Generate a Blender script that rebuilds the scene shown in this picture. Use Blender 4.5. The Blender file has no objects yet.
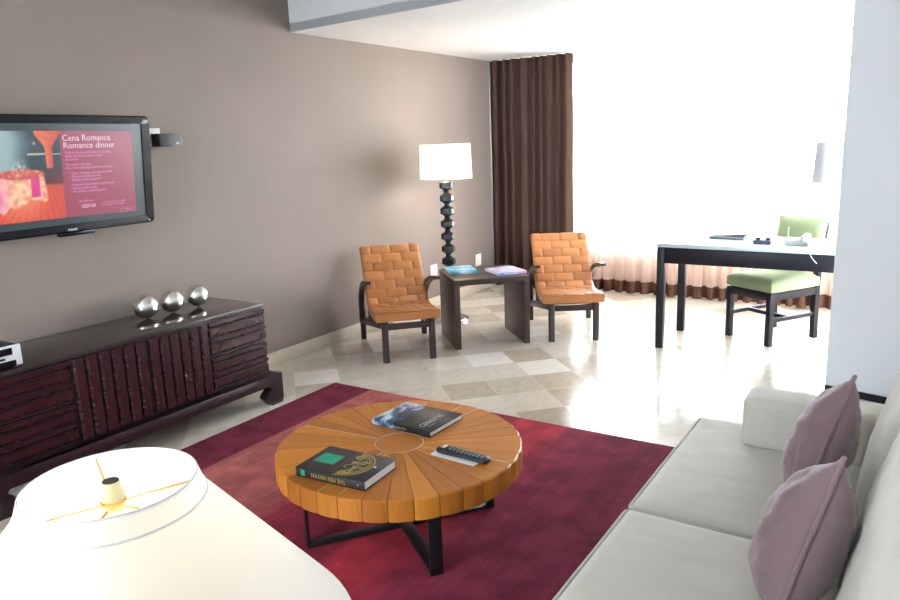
import bpy, bmesh, math, random
from math import sin, cos, pi, radians as rad
from mathutils import Vector, Matrix, noise as mnoise
random.seed(7)
SC = bpy.context.scene
C = SC.collection

# ------------------------------------------------------------------ camera
cam = bpy.data.cameras.new('camera')
cam.sensor_fit = 'HORIZONTAL'; cam.sensor_width = 36; cam.lens = 730.146/900*36
cam.clip_start = 0.05
co = bpy.data.objects.new('camera', cam); C.objects.link(co)
yaw, pit, rol = rad(33.2089), rad(12.1798), rad(-2.03042)
fw = Vector((cos(pit)*cos(yaw), cos(pit)*sin(yaw), -sin(pit)))
r0 = Vector((sin(yaw), -cos(yaw), 0)); u0 = r0.cross(fw)
r1 = cos(rol)*r0 + sin(rol)*u0; u1 = -sin(rol)*r0 + cos(rol)*u0
co.matrix_world = Matrix(((r1.x, u1.x, -fw.x, 0), (r1.y, u1.y, -fw.y, 0), (r1.z, u1.z, -fw.z, 1.57), (0, 0, 0, 1)))
SC.camera = co

# ------------------------------------------------------------------ world, light, exposure
SKY = 15.0
W = bpy.data.worlds.new('sky'); SC.world = W; W.use_nodes = True
nt = W.node_tree; nt.nodes.clear()
wo = nt.nodes.new('ShaderNodeOutputWorld'); bg = nt.nodes.new('ShaderNodeBackground')
tc = nt.nodes.new('ShaderNodeTexCoord'); sx = nt.nodes.new('ShaderNodeSeparateXYZ'); cr = nt.nodes.new('ShaderNodeValToRGB')
mr = nt.nodes.new('ShaderNodeMapRange'); mr.inputs[1].default_value = -0.5; mr.inputs[2].default_value = 0.5
el = cr.color_ramp.elements
el[0].position = 0.38; el[0].color = (0.46, 0.50, 0.53, 1)
el[1].position = 0.50; el[1].color = (0.85, 0.93, 1.0, 1)
e = el.new(1.0); e.color = (0.76, 0.88, 1.0, 1)
nt.links.new(tc.outputs['Generated'], sx.inputs[0]); nt.links.new(sx.outputs[2], mr.inputs[0])
nt.links.new(mr.outputs[0], cr.inputs[0]); nt.links.new(cr.outputs[0], bg.inputs[0])
bg.inputs[1].default_value = SKY; nt.links.new(bg.outputs[0], wo.inputs[0])
def portal(name, loc, rot, sx_, sy_):
    l = bpy.data.lights.new(name, 'AREA'); l.shape = 'RECTANGLE'; l.size = sx_; l.size_y = sy_
    l.cycles.is_portal = True
    o = bpy.data.objects.new(name, l); C.objects.link(o); o.location = loc; o.rotation_euler = rot
portal('window_portal', (7.36, 1.22, 1.42), (0, rad(90), 0), 1.95, 5.4)
portal('rear_fill_portal', (-2.52, 2.3, 1.65), (0, rad(-90), 0), 1.5, .95)  # serves the added rear opening that lets in fill light
SC.view_settings.view_transform = 'Standard'; SC.view_settings.look = 'None'
SC.view_settings.gamma = 1; SC.view_settings.use_curve_mapping = False
SC.view_settings.exposure = 1.82

# ------------------------------------------------------------------ materials
def srgb(r, g, b):
    f = lambda c: (c/12.92 if c <= .04045 else ((c+.055)/1.055)**2.4)
    return (f(r/255), f(g/255), f(b/255), 1)
def mat(name, col, rough=.5, metal=0, var=.08, scale=8, bump=0, bscale=60, stretch=(1, 1, 1), spec=.5, coat=0, emit=None, es=0, sheen=0, trans=0):
    m = bpy.data.materials.new(name); m.use_nodes = True
    n = m.node_tree; b = n.nodes['Principled BSDF']
    b.inputs['Roughness'].default_value = rough; b.inputs['Metallic'].default_value = metal
    b.inputs['Specular IOR Level'].default_value = spec
    b.inputs['Coat Weight'].default_value = coat; b.inputs['Coat Roughness'].default_value = .12
    b.inputs['Sheen Weight'].default_value = sheen
    b.inputs['Base Color'].default_value = col
    t = n.nodes.new('ShaderNodeTexCoord'); mp = n.nodes.new('ShaderNodeMapping'); mp.inputs['Scale'].default_value = stretch
    n.links.new(t.outputs['Object'], mp.inputs[0])
    if var:
        nz = n.nodes.new('ShaderNodeTexNoise'); nz.inputs['Scale'].default_value = scale; nz.inputs['Detail'].default_value = 5
        n.links.new(mp.outputs[0], nz.inputs['Vector'])
        mx = n.nodes.new('ShaderNodeMix'); mx.data_type = 'RGBA'
        mx.inputs[6].default_value = tuple(c*(1-var) for c in col[:3])+(1,)
        mx.inputs[7].default_value = tuple(min(1, c*(1+var)) for c in col[:3])+(1,)
        n.links.new(nz.outputs['Fac'], mx.inputs[0]); n.links.new(mx.outputs[2], b.inputs['Base Color'])
    if bump:
        nb = n.nodes.new('ShaderNodeTexNoise'); nb.inputs['Scale'].default_value = bscale; nb.inputs['Detail'].default_value = 4
        n.links.new(mp.outputs[0], nb.inputs['Vector'])
        bp = n.nodes.new('ShaderNodeBump'); bp.inputs['Strength'].default_value = bump; bp.inputs['Distance'].default_value = .01
        n.links.new(nb.outputs['Fac'], bp.inputs['Height']); n.links.new(bp.outputs[0], b.inputs['Normal'])
    if emit:
        b.inputs['Emission Color'].default_value = emit; b.inputs['Emission Strength'].default_value = es
    return m
def tone_mat(name, col, dark, rough, grain=(3, 40, 1), gvar=.25, uv=True, coat=0, bump=.05):
    """wood / leather whose pieces differ in tone: per-face attribute 'tone' mixed with a grain noise"""
    m = bpy.data.materials.new(name); m.use_nodes = True; n = m.node_tree; b = n.nodes['Principled BSDF']
    b.inputs['Roughness'].default_value = rough; b.inputs['Coat Weight'].default_value = coat; b.inputs['Coat Roughness'].default_value = .15
    a = n.nodes.new('ShaderNodeAttribute'); a.attribute_name = 'tone'
    t = n.nodes.new('ShaderNodeTexCoord'); mp = n.nodes.new('ShaderNodeMapping'); mp.inputs['Scale'].default_value = grain
    n.links.new(t.outputs['UV' if uv else 'Object'], mp.inputs[0])
    nz = n.nodes.new('ShaderNodeTexNoise'); nz.inputs['Scale'].default_value = 1; nz.inputs['Detail'].default_value = 6
    n.links.new(mp.outputs[0], nz.inputs['Vector'])
    ma = n.nodes.new('ShaderNodeMath'); ma.operation = 'MULTIPLY_ADD'; ma.inputs[1].default_value = gvar*2
    su = n.nodes.new('ShaderNodeMath'); su.operation = 'SUBTRACT'; su.inputs[1].default_value = .5
    n.links.new(nz.outputs['Fac'], su.inputs[0]); n.links.new(su.outputs[0], ma.inputs[0]); n.links.new(a.outputs['Fac'], ma.inputs[2])
    mx = n.nodes.new('ShaderNodeMix'); mx.data_type = 'RGBA'; mx.inputs[6].default_value = dark; mx.inputs[7].default_value = col
    n.links.new(ma.outputs[0], mx.inputs[0]); n.links.new(mx.outputs[2], b.inputs['Base Color'])
    if bump:
        bp = n.nodes.new('ShaderNodeBump'); bp.inputs['Strength'].default_value = bump; bp.inputs['Distance'].default_value = .01
        n.links.new(nz.outputs['Fac'], bp.inputs['Height']); n.links.new(bp.outputs[0], b.inputs['Normal'])
    return m
def cloth_mat(name, col, transp, transl, var=0):
    m = bpy.data.materials.new(name); m.use_nodes = True; n = m.node_tree; n.nodes.clear()
    o = n.nodes.new('ShaderNodeOutputMaterial')
    d = n.nodes.new('ShaderNodeBsdfDiffuse'); d.inputs[0].default_value = col
    t = n.nodes.new('ShaderNodeBsdfTranslucent'); t.inputs[0].default_value = col
    p = n.nodes.new('ShaderNodeBsdfTransparent'); p.inputs[0].default_value = tuple(.85+.15*c for c in col[:3])+(1,)
    m1 = n.nodes.new('ShaderNodeMixShader'); m1.inputs[0].default_value = transl
    m2 = n.nodes.new('ShaderNodeMixShader'); m2.inputs[0].default_value = transp
    n.links.new(d.outputs[0], m1.inputs[1]); n.links.new(t.outputs[0], m1.inputs[2])
    n.links.new(m1.outputs[0], m2.inputs[1]); n.links.new(p.outputs[0], m2.inputs[2])
    n.links.new(m2.outputs[0], o.inputs[0])
    return m
def emit_mat(name, col, s):
    m = bpy.data.materials.new(name); m.use_nodes = True; b = m.node_tree.nodes['Principled BSDF']
    b.inputs['Base Color'].default_value = (.01, .01, .01, 1); b.inputs['Roughness'].default_value = .25
    b.inputs['Emission Color'].default_value = col; b.inputs['Emission Strength'].default_value = s
    return m

M = {}
M['wall'] = mat('wall_paint_taupe', (.248, .200, .174, 1), .75, var=.05, scale=3, bump=.12, bscale=220)
M['white'] = mat('white_plaster', (.80, .815, .83, 1), .8, var=.02, scale=2)
M['soffit'] = mat('pale_grey_plaster', (.78, .825, .85, 1), .8, var=.02, scale=2)
M['partition'] = mat('pale_blue_grey_plaster', (.84, .88, .92, 1), .8, var=.02, scale=2)
M['espresso'] = mat('espresso_wood', (.020, .008, .010, 1), .36, var=.35, scale=4, stretch=(1, 8, 8), bump=.05, bscale=30)
M['espresso_top'] = mat('polished_espresso_wood', (.034, .025, .023, 1), .08, var=.15, scale=4, stretch=(1, 10, 10))
M['slat'] = mat('carved_red_brown_wood', (.034, .008, .011, 1), .26, var=.4, scale=5, bump=.1, bscale=50)
M['dark_wood'] = mat('dark_walnut_wood', (.050, .030, .026, 1), .4, var=.35, scale=5, stretch=(1, 1, 6), bump=.08, bscale=60)
M['chair_wood'] = mat('chair_dark_wood', (.035, .022, .020, 1), .38, var=.25, scale=10)
M['black_metal'] = mat('black_painted_steel', (.014, .014, .016, 1), .35, var=.1)
M['silver'] = mat('brushed_silver', (.80, .80, .74, 1), .27, metal=1, var=.08, scale=20, stretch=(1, 1, 12))
M['chrome'] = mat('chrome', (.75, .76, .78, 1), .12, metal=1, var=0)
M['lamp_black'] = mat('black_turned_wood', (.012, .016, .020, 1), .28, var=.2)
M['sofa'] = mat('sofa_oatmeal_fabric', (.57, .55, .485, 1), .9, var=.06, scale=10, bump=.15, bscale=400, sheen=.2)
M['piping'] = mat('sofa_piping_fabric', (.50, .49, .45, 1), .9, var=.06)
M['pillow'] = mat('mauve_velvet', (.255, .165, .185, 1), .85, var=.10, scale=9, bump=.2, bscale=35, sheen=.35)
M['green'] = mat('pale_green_fabric', (.27, .33, .175, 1), .85, var=.06, scale=20, bump=.15, bscale=300)
M['desk_wood'] = mat('desk_black_wood', (.012, .011, .016, 1), .42, var=.2, spec=.25)
M['desk_glass'] = mat('frosted_glass_top', (.55, .68, .70, 1), .12, var=.03)
M['plastic_white'] = mat('white_plastic', (.75, .75, .73, 1), .4, var=.03)
M['plastic_black'] = mat('black_plastic', (.010, .011, .013, 1), .38, var=.1, spec=.35)
M['bezel'] = mat('gloss_black_bezel', (.006, .007, .009, 1), .16, var=.1, spec=.3)
M['paper'] = mat('white_paper', (.80, .80, .80, 1), .7, var=.04, scale=40, stretch=(1, 1, 30))
M['navy'] = mat('navy_leather', (.03, .05, .09, 1), .45, var=.15)
M['brass'] = mat('brass', (.75, .48, .12, 1), .25, metal=1, var=.05)
M['gold'] = mat('gold_foil', (.55, .40, .08, 1), .4, metal=.4, var=.1)
M['brown_drape'] = cloth_mat('brown_drape', (.075, .044, .036, 1), 0.0, .12)
M['sheer'] = cloth_mat('sheer_voile', (.74, .56, .48, 1), .50, .55)
M['hem'] = cloth_mat('sheer_hem', (.11, .052, .036, 1), .0, .18)
M['shade'] = cloth_mat('white_lampshade', (.88, .87, .84, 1), .0, .5)
M['shade_trim'] = mat('shade_trim', (.70, .72, .74, 1), .7, var=.03)
M['bulb'] = emit_mat('bulb_glow', (1, .78, .5, 1), 8)
M['ivory'] = mat('ivory_enamel', (.80, .74, .45, 1), .4, var=.05)
M['table_wood'] = tone_mat('honey_wood', (.54, .195, .022, 1), (.28, .078, .008, 1), .34, grain=(4, 60, 1), gvar=.4, coat=.0, bump=.03)
M['table_wood'].node_tree.nodes['Principled BSDF'].inputs['Specular IOR Level'].default_value = .3
M['groove'] = mat('dark_groove_wood', (.16, .05, .012, 1), .5, var=.1)
M['inlay_glint'] = mat('pale_inlay_and_glint', (.75, .62, .48, 1), .3, metal=.6, var=.05)
M['leather'] = tone_mat('tan_woven_leather', (.54, .215, .068, 1), (.28, .095, .027, 1), .34, grain=(30, 30, 30), gvar=.2, uv=False, bump=.1)
M['tan'] = mat('tan_leather', (.50, .17, .045, 1), .4, var=.12, scale=20)
M['steel'] = mat('dark_flat_steel', (.020, .022, .025, 1), .3, metal=.5, var=.1)

def floor_mat(name, rot, size, grout=True, off=(0, 0)):
    m = bpy.data.materials.new(name); m.use_nodes = True; n = m.node_tree; b = n.nodes['Principled BSDF']; L = n.links.new
    t = n.nodes.new('ShaderNodeTexCoord'); mp = n.nodes.new('ShaderNodeMapping'); mp.vector_type = 'TEXTURE'
    mp.inputs['Location'].default_value = (off[0], off[1], 0); mp.inputs['Rotation'].default_value = (0, 0, rot); mp.inputs['Scale'].default_value = (size, size, size)
    L(t.outputs['Object'], mp.inputs[0])
    fl = n.nodes.new('ShaderNodeVectorMath'); fl.operation = 'FLOOR'; L(mp.outputs[0], fl.inputs[0])
    wn = n.nodes.new('ShaderNodeTexWhiteNoise'); wn.noise_dimensions = '2D'; L(fl.outputs[0], wn.inputs['Vector'])
    cr = n.nodes.new('ShaderNodeValToRGB'); E = cr.color_ramp.elements
    E[0].position = 0; E[0].color = (.43, .365, .285, 1); E[1].position = 1; E[1].color = (.76, .745, .69, 1)
    x = E.new(.45); x.color = (.58, .525, .445, 1); x = E.new(.8); x.color = (.63, .585, .50, 1)
    L(wn.outputs[0], cr.inputs[0])
    nz = n.nodes.new('ShaderNodeTexNoise'); nz.inputs['Scale'].default_value = 13; nz.inputs['Detail'].default_value = 8; nz.inputs['Distortion'].default_value = .25
    mp2 = n.nodes.new('ShaderNodeMapping'); mp2.inputs['Rotation'].default_value = (0, 0, rot); mp2.inputs['Scale'].default_value = (.8, 1.8, 1)
    L(t.outputs['Object'], mp2.inputs[0]); L(mp2.outputs[0], nz.inputs['Vector'])
    mx = n.nodes.new('ShaderNodeMix'); mx.data_type = 'RGBA'; mx.blend_type = 'OVERLAY'; mx.inputs[0].default_value = .20
    L(cr.outputs[0], mx.inputs[6]); L(nz.outputs['Fac'], mx.inputs[7])
    col = mx.outputs[2]
    fr = n.nodes.new('ShaderNodeVectorMath'); fr.operation = 'FRACTION'; L(mp.outputs[0], fr.inputs[0])
    sp = n.nodes.new('ShaderNodeSeparateXYZ'); L(fr.outputs[0], sp.inputs[0])
    def edge(o):
        a = n.nodes.new('ShaderNodeMath'); a.operation = 'SUBTRACT'; a.inputs[1].default_value = .5; L(o, a.inputs[0])
        c = n.nodes.new('ShaderNodeMath'); c.operation = 'ABSOLUTE'; L(a.outputs[0], c.inputs[0]); return c.outputs[0]
    mxx = n.nodes.new('ShaderNodeMath'); mxx.operation = 'MAXIMUM'; L(edge(sp.outputs[0]), mxx.inputs[0]); L(edge(sp.outputs[1]), mxx.inputs[1])
    gt = n.nodes.new('ShaderNodeMath'); gt.operation = 'GREATER_THAN'; gt.inputs[1].default_value = .4895; L(mxx.outputs[0], gt.inputs[0])
    m2 = n.nodes.new('ShaderNodeMix'); m2.data_type = 'RGBA'; L(gt.outputs[0], m2.inputs[0]); L(col, m2.inputs[6]); m2.inputs[7].default_value = (.58, .55, .48, 1)
    L(m2.outputs[2], b.inputs['Base Color'])
    rr = n.nodes.new('ShaderNodeMapRange'); rr.inputs[3].default_value = .10; rr.inputs[4].default_value = .26; L(nz.outputs['Fac'], rr.inputs[0]); L(rr.outputs[0], b.inputs['Roughness'])
    return m
M['floor'] = floor_mat('travertine_tiles', rad(-43.6), .312, off=(4.02, 2.82))
M['base'] = mat('travertine_skirting', (.60, .53, .43, 1), .35, var=.18, scale=6)

def rug_mat():
    m = bpy.data.materials.new('striped_rug'); m.use_nodes = True; n = m.node_tree; b = n.nodes['Principled BSDF']; L = n.links.new
    b.inputs['Roughness'].default_value = .95;  b.inputs['Specular IOR Level'].default_value = .1
    t = n.nodes.new('ShaderNodeTexCoord'); sp = n.nodes.new('ShaderNodeSeparateXYZ'); L(t.outputs['Object'], sp.inputs[0])
    mp = n.nodes.new('ShaderNodeMapping'); mp.inputs['Scale'].default_value = (1.2, 30, 1); L(t.outputs['Object'], mp.inputs[0])
    st = n.nodes.new('ShaderNodeTexNoise'); st.inputs['Scale'].default_value = 1.5; st.inputs['Detail'].default_value = 4; L(mp.outputs[0], st.inputs['Vector'])
    nz = n.nodes.new('ShaderNodeTexNoise'); nz.inputs['Scale'].default_value = 7; nz.inputs['Detail'].default_value = 6; L(t.outputs['Object'], nz.inputs['Vector'])
    # stripes run along x: position across = y of the rug (0..3)
    mr = n.nodes.new('ShaderNodeMapRange'); mr.inputs[1].default_value = -.55; mr.inputs[2].default_value = 2.45; L(sp.outputs[1], mr.inputs[0])
    ad = n.nodes.new('ShaderNodeMath'); ad.operation = 'MULTIPLY_ADD'; ad.inputs[1].default_value = .012; L(nz.outputs['Fac'], ad.inputs[0]); L(mr.outputs[0], ad.inputs[2])
    cr = n.nodes.new('ShaderNodeValToRGB'); E = cr.color_ramp.elements
    stops = [(0.0, (96, 36, 54)), (.30, (104, 38, 55)), (.395, (116, 42, 61)), (.44, (128, 46, 63)), (.475, (152, 48, 61)), (.535, (160, 48, 59)), (.56, (126, 40, 55)), (.62, (120, 40, 55)), (.68, (128, 44, 57)),
             (.70, (130, 46, 57)), (.735, (158, 86, 84)), (.82, (160, 88, 86)), (.912, (166, 96, 91)), (.918, (116, 46, 63)), (1.0, (112, 44, 61))]
    E[0].position = 0; E[0].color = srgb(*stops[0][1]); E[1].position = 1; E[1].color = srgb(*stops[-1][1])
    for p, c in stops[1:-1]:
        q = E.new(p); q.color = srgb(*c)
    L(ad.outputs[0], cr.inputs[0])
    m1 = n.nodes.new('ShaderNodeMix'); m1.data_type = 'RGBA'; m1.blend_type = 'OVERLAY'; m1.inputs[0].default_value = .35; L(cr.outputs[0], m1.inputs[6]); L(st.outputs['Fac'], m1.inputs[7])
    m2 = n.nodes.new('ShaderNodeMix'); m2.data_type = 'RGBA'; m2.blend_type = 'OVERLAY'; m2.inputs[0].default_value = .75; L(m1.outputs[2], m2.inputs[6]); L(nz.outputs['Fac'], m2.inputs[7])
    L(m2.outputs[2], b.inputs['Base Color'])
    fz = n.nodes.new('ShaderNodeTexNoise'); fz.inputs['Scale'].default_value = 260; L(t.outputs['Object'], fz.inputs['Vector'])
    bp = n.nodes.new('ShaderNodeBump'); bp.inputs['Strength'].default_value = .4; bp.inputs['Distance'].default_value = .01; L(fz.outputs['Fac'], bp.inputs['Height']); L(bp.outputs[0], b.inputs['Normal'])
    return m
M['rug'] = rug_mat()
def glass_mat():
    m = bpy.data.materials.new('window_glass'); m.use_nodes = True; n = m.node_tree; n.nodes.clear()
    o = n.nodes.new('ShaderNodeOutputMaterial'); a = n.nodes.new('ShaderNodeBsdfTransparent'); g = n.nodes.new('ShaderNodeBsdfGlossy'); g.inputs['Roughness'].default_value = .02
    a.inputs[0].default_value = (.95, .98, .97, 1); x = n.nodes.new('ShaderNodeMixShader'); x.inputs[0].default_value = .06
    n.links.new(a.outputs[0], x.inputs[1]); n.links.new(g.outputs[0], x.inputs[2]); n.links.new(x.outputs[0], o.inputs[0]); return m
M['glass'] = glass_mat()

# ------------------------------------------------------------------ mesh helpers
def new(): return bmesh.new()
def box(bm, c, s, R=None, bevel=0, seg=2):
    r = bmesh.ops.create_cube(bm, size=1); vs = r['verts']
    bmesh.ops.scale(bm, vec=s, verts=vs)
    if bevel:
        es = list({e for v in vs for e in v.link_edges})
        q = bmesh.ops.bevel(bm, geom=es, offset=min(bevel, min(s)*.49), segments=seg, affect='EDGES', profile=.5)
        vs = list({v for f in q['faces'] for v in f.verts} | {v for v in vs if v.is_valid})
    if R: bmesh.ops.rotate(bm, cent=(0, 0, 0), matrix=R, verts=vs)
    bmesh.ops.translate(bm, vec=c, verts=vs)
    return vs
def bar(bm, a, b, w, h, up=(0, 0, 1), bevel=.003):
    a, b = Vector(a), Vector(b); d = (b-a); L = d.length; d.normalize(); u = Vector(up)
    s = d.cross(u)
    if s.length < 1e-4: s = d.cross(Vector((1, 0, 0)))
    s.normalize(); u = s.cross(d)
    R = Matrix((d, s, u)).transposed()
    return box(bm, (a+b)/2, (L, w, h), R, bevel)
def tube(bm, pts, r, n=12, cap=True, closed=False, flat=1.0, up=(0, 0, 1)):
    pts = [Vector(p) for p in pts]; rings = []; N = len(pts)
    rr = r if isinstance(r, (list, tuple)) else [r]*N
    ref = Vector(up)
    for i, p in enumerate(pts):
        if closed: t = pts[(i+1) % N]-pts[i-1]
        else: t = pts[min(i+1, N-1)]-pts[max(i-1, 0)]
        t.normalize(); s = t.cross(ref)
        if s.length < 1e-3: s = t.cross(Vector((1, .3, 0)))
        s.normalize(); u = s.cross(t)
        rings.append([bm.verts.new(p+rr[i]*(cos(2*pi*k/n)*s*flat+sin(2*pi*k/n)*u)) for k in range(n)])
    for i in range(N if closed else N-1):
        A, B = rings[i], rings[(i+1) % N]
        for k in range(n): bm.faces.new((A[k], A[(k+1) % n], B[(k+1) % n], B[k]))
    if cap and not closed: bm.faces.new(rings[0][::-1]); bm.faces.new(rings[-1])
def lathe(bm, prof, n=32, c=(0, 0, 0), cap=True):
    rings = [[bm.verts.new((c[0]+r*cos(2*pi*k/n), c[1]+r*sin(2*pi*k/n), c[2]+z)) for k in range(n)] for r, z in prof]
    for A, B in zip(rings, rings[1:]):
        for k in range(n): bm.faces.new((A[k], A[(k+1) % n], B[(k+1) % n], B[k]))
    if cap:
        if prof[0][0] > 1e-5: bm.faces.new(rings[0][::-1])
        if prof[-1][0] > 1e-5: bm.faces.new(rings[-1])
def prism(bm, poly, z0, z1, M4=None):
    """polygon in xy extruded along z, then transformed by M4"""
    a = [bm.verts.new((x, y, z0)) for x, y in poly]; b = [bm.verts.new((x, y, z1)) for x, y in poly]; n = len(poly)
    bm.faces.new(a[::-1]); bm.faces.new(b)
    for k in range(n): bm.faces.new((a[k], a[(k+1) % n], b[(k+1) % n], b[k]))
    if M4: bmesh.ops.transform(bm, matrix=M4, verts=a+b)
def sphere(bm, c, r, sc=(1, 1, 1), u=32, v=20):
    q = bmesh.ops.create_uvsphere(bm, u_segments=u, v_segments=v, radius=r)['verts']
    bmesh.ops.scale(bm, vec=sc, verts=q); bmesh.ops.translate(bm, vec=c, verts=q)
def obj(name, bm, m, parent=None, smooth=35, recalc=True):
    if recalc: bmesh.ops.recalc_face_normals(bm, faces=bm.faces)
    me = bpy.data.meshes.new(name); bm.to_mesh(me); bm.free()
    for k in (m if isinstance(m, (list, tuple)) else [m]): me.materials.append(M[k] if isinstance(k, str) else k)
    if smooth:
        me.polygons.foreach_set('use_smooth', [True]*len(me.polygons)); me.set_sharp_from_angle(angle=rad(smooth))
    o = bpy.data.objects.new(name, me); C.objects.link(o)
    if parent: o.parent = parent
    return o
def tag(o, label, cat, group=None):
    o['label'] = label; o['category'] = cat
    if group: o['group'] = group
    return o
def thing(name, label, cat, loc=(0, 0, 0), rz=0, group=None):
    o = bpy.data.objects.new(name, None); C.objects.link(o); o.location = loc; o.rotation_euler = (0, 0, rz)
    o.empty_display_size = .1
    return tag(o, label, cat, group)
def struct(name, bm, m, parent=None, smooth=35):
    o = obj(name, bm, m, parent, smooth)
    if not parent: o['kind'] = 'structure'
    return o
def dup(root, loc, rz, label, group=None):
    r = root.copy(); C.objects.link(r); r.location = loc; r.rotation_euler = (0, 0, rz); r['label'] = label
    if group: r['group'] = group
    for ch in list(root.children):
        c = ch.copy(); C.objects.link(c); c.parent = r
        for g in ch.children:
            d = g.copy(); C.objects.link(d); d.parent = c
    return r
def text(name, s, size, m, parent, loc, rot=(0, 0, 0), ext=.0004, align='LEFT', xs=1.0, bold=0):
    cu = bpy.data.curves.new(name, 'FONT'); cu.body = s; cu.size = size; cu.extrude = ext; cu.align_x = align; cu.resolution_u = 2; cu.offset = bold
    t = bpy.data.objects.new(name, cu); C.objects.link(t)
    dg = bpy.context.evaluated_depsgraph_get(); me = bpy.data.meshes.new_from_object(t.evaluated_get(dg))
    bpy.data.objects.remove(t); bpy.data.curves.remove(cu)
    me.name = name; me.materials.clear(); me.materials.append(M[m] if isinstance(m, str) else m)
    o = bpy.data.objects.new(name, me); C.objects.link(o); o.parent = parent; o.location = loc; o.rotation_euler = rot; o.scale = (xs, 1, 1)
    return o
def S(*pts_r):
    """smooth resample of control points (Catmull-Rom)"""
    P = [Vector(p) for p in pts_r]; P = [2*P[0]-P[1]]+P+[2*P[-1]-P[-2]]; out = []
    for i in range(1, len(P)-2):
        for k in range(8):
            t = k/8; a, b, c, d = P[i-1:i+3]
            out.append(.5*((2*b)+(c-a)*t+(2*a-5*b+4*c-d)*t*t+(3*b-a-3*c+d)*t**3))
    out.append(P[-2]); return out

# ================================================================== THE ROOM
WY = 3.955      # wall with the television
XW = 7.30       # glazing
ZD = 2.385      # dropped ceiling
bm = new(); box(bm, (2.45, 1.15, -.05), (9.9, 5.8, .1)); struct('floor', bm, 'floor')
bm = new(); box(bm, (2.4, WY+.06, 1.4), (9.8, .12, 2.8)); struct('wall_left', bm, 'wall')
bm = new(); box(bm, (4.165+.0, WY-.008, .05), (6.27*1.0, .016, .1), bevel=.004); 
struct('baseboard_left', bm, 'base')
# upper ceiling in the near half, dropped ceiling towards the window, soffit face between
bm = new(); box(bm, (.8, 1.15, 2.86), (6.6, 5.8, .12)); struct('ceiling', bm, 'white')
bm = new(); prism(bm, [(4.062, WY), (3.515, -1.7), (XW+.1, -1.7), (XW+.1, WY)], ZD, ZD+.06); struct('ceiling_drop', bm, 'white')
bm = new(); prism(bm, [(4.062, WY), (3.515, -1.7), (3.56, -1.7), (4.107, WY)], ZD+.0005, 2.8); struct('trim_1', bm, 'soffit')
# right side: partition that ends in front of the desk, wall behind the sofa
pd = Vector((-.24, -.97)).normalized(); pn = Vector((.97, -.24)).normalized()
p0 = Vector((4.797, .42)); p1 = p0+pd*1.0
bm = new(); prism(bm, [tuple(p0), tuple(p1), tuple(p1+pn*.25), tuple(p0+pn*.25)], 0, ZD); struct('wall_right', bm, 'partition')
bm = new(); q0 = p0+pd*.003; prism(bm, [tuple(q0-pn*.012), tuple(p1-pn*.012), tuple(p1-pn*.0005), tuple(q0-pn*.0005)], 0, .042); struct('baseboard_right', bm, 'desk_wood')
bm = new(); box(bm, (1.0, -.60, 1.4), (7.2, .12, 2.8)); struct('wall_right', bm, 'partition').name = 'wall_behind'
bm = new(); box(bm, (6.2, -1.58, 1.2), (2.3, .12, 2.4)); struct('wall_side', bm, 'white')
# wall behind the camera, with an unseen opening added for fill light
bm = new()
box(bm, (-2.5, 1.7, .45), (.12, 4.6, .9)); box(bm, (-2.5, 1.7, 2.6), (.12, 4.6, .4)); box(bm, (-2.5, .675, 1.65), (.12, 2.55, 1.5)); box(bm, (-2.5, 3.375, 1.65), (.12, 1.23, 1.5))
struct('wall_back', bm, 'white')
bm = new(); box(bm, (XW+.02, 1.19, .223), (.20, 5.46, .445)); struct('wall_front', bm, mat('sill_wall_plaster', (.50, .40, .34, 1), .8, var=.05))
# glazing behind the sheer: frame with mullions and panes
bm = new()
for y in (-1.45, .05, 3.9): box(bm, (XW, y, 1.41), (.07, .06, 1.93), bevel=.004)
for z in (.475, 2.35): box(bm, (XW, 1.22, z), (.069, 5.4, .06), bevel=.004)
wf = struct('window_1', bm, 'plastic_white')
bm = new(); box(bm, (XW, 1.22, 1.41), (.008, 5.34, 1.83)); obj('pane', bm, 'glass', wf)

# balcony outside: deck, unseen slab overhead added to shade it
M['deck'] = mat('balcony_deck', (.03, .025, .022, 1), .8, var=.15)
bm = new(); box(bm, (8.72, 1.2, -.06), (2.75, 7.5, .12)); struct('balcony_floor', bm, 'deck')
bm = new(); box(bm, (8.72, 1.2, 2.9), (2.75, 7.5, .16)); struct('balcony_shade_slab', bm, 'white')

# ================================================================== CURTAINS
def folds(y0, y1, x, z0, z1, amp, wl, seed, nz=14, pinch=.5, om=0):
    rnd = random.Random(seed); bm = new(); pts = []; y = y0; ph = 0
    step = wl/10*(1 if y1 > y0 else -1); n = int(abs(y1-y0)/(wl/10)); ws = []
    prof = []; f = 1
    for i in range(n+1):
        if i % 10 == 0: f = rnd.uniform(.8, 1.25); a = rnd.uniform(.75, 1.2)
        ph += 2*pi/10*f
        prof.append((y0+(y1-y0)*i/n, om*wl*sin(2*ph)*(.6+.4*sin(.37*ph)), a*sin(ph)+.25*sin(2.3*ph+seed)))
    rows = []
    for j in range(nz+1):
        t = j/nz; z = z0+(z1-z0)*t; k = 1-pinch*t
        rows.append([bm.verts.new((x+amp*k*p+.006*mnoise.noise((yy*4, z*2, seed)), yy+yo*(1-.8*t)+.01*mnoise.noise((yy*9, z*1.5, seed+5)), z)) for yy, yo, p in prof])
    for A, B in zip(rows, rows[1:]):
        for i in range(len(A)-1): bm.faces.new((A[i], A[i+1], B[i+1], B[i]))
    return bm
dc = obj('drape', folds(3.948, 3.02, 6.93, .02, ZD-.004, .062, .105, 3, pinch=.25), 'brown_drape', smooth=180)
tag(dc, 'floor length brown pleated drape in the corner beside the bright window', 'curtain')
sh = obj('sheer_curtain', folds(3.86, -1.4, 7.08, .135, ZD-.004, .045, .125, 11, pinch=.55, om=.26), 'sheer', smooth=180)
tag(sh, 'white translucent sheer curtain across the whole bright window', 'curtain')
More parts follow.
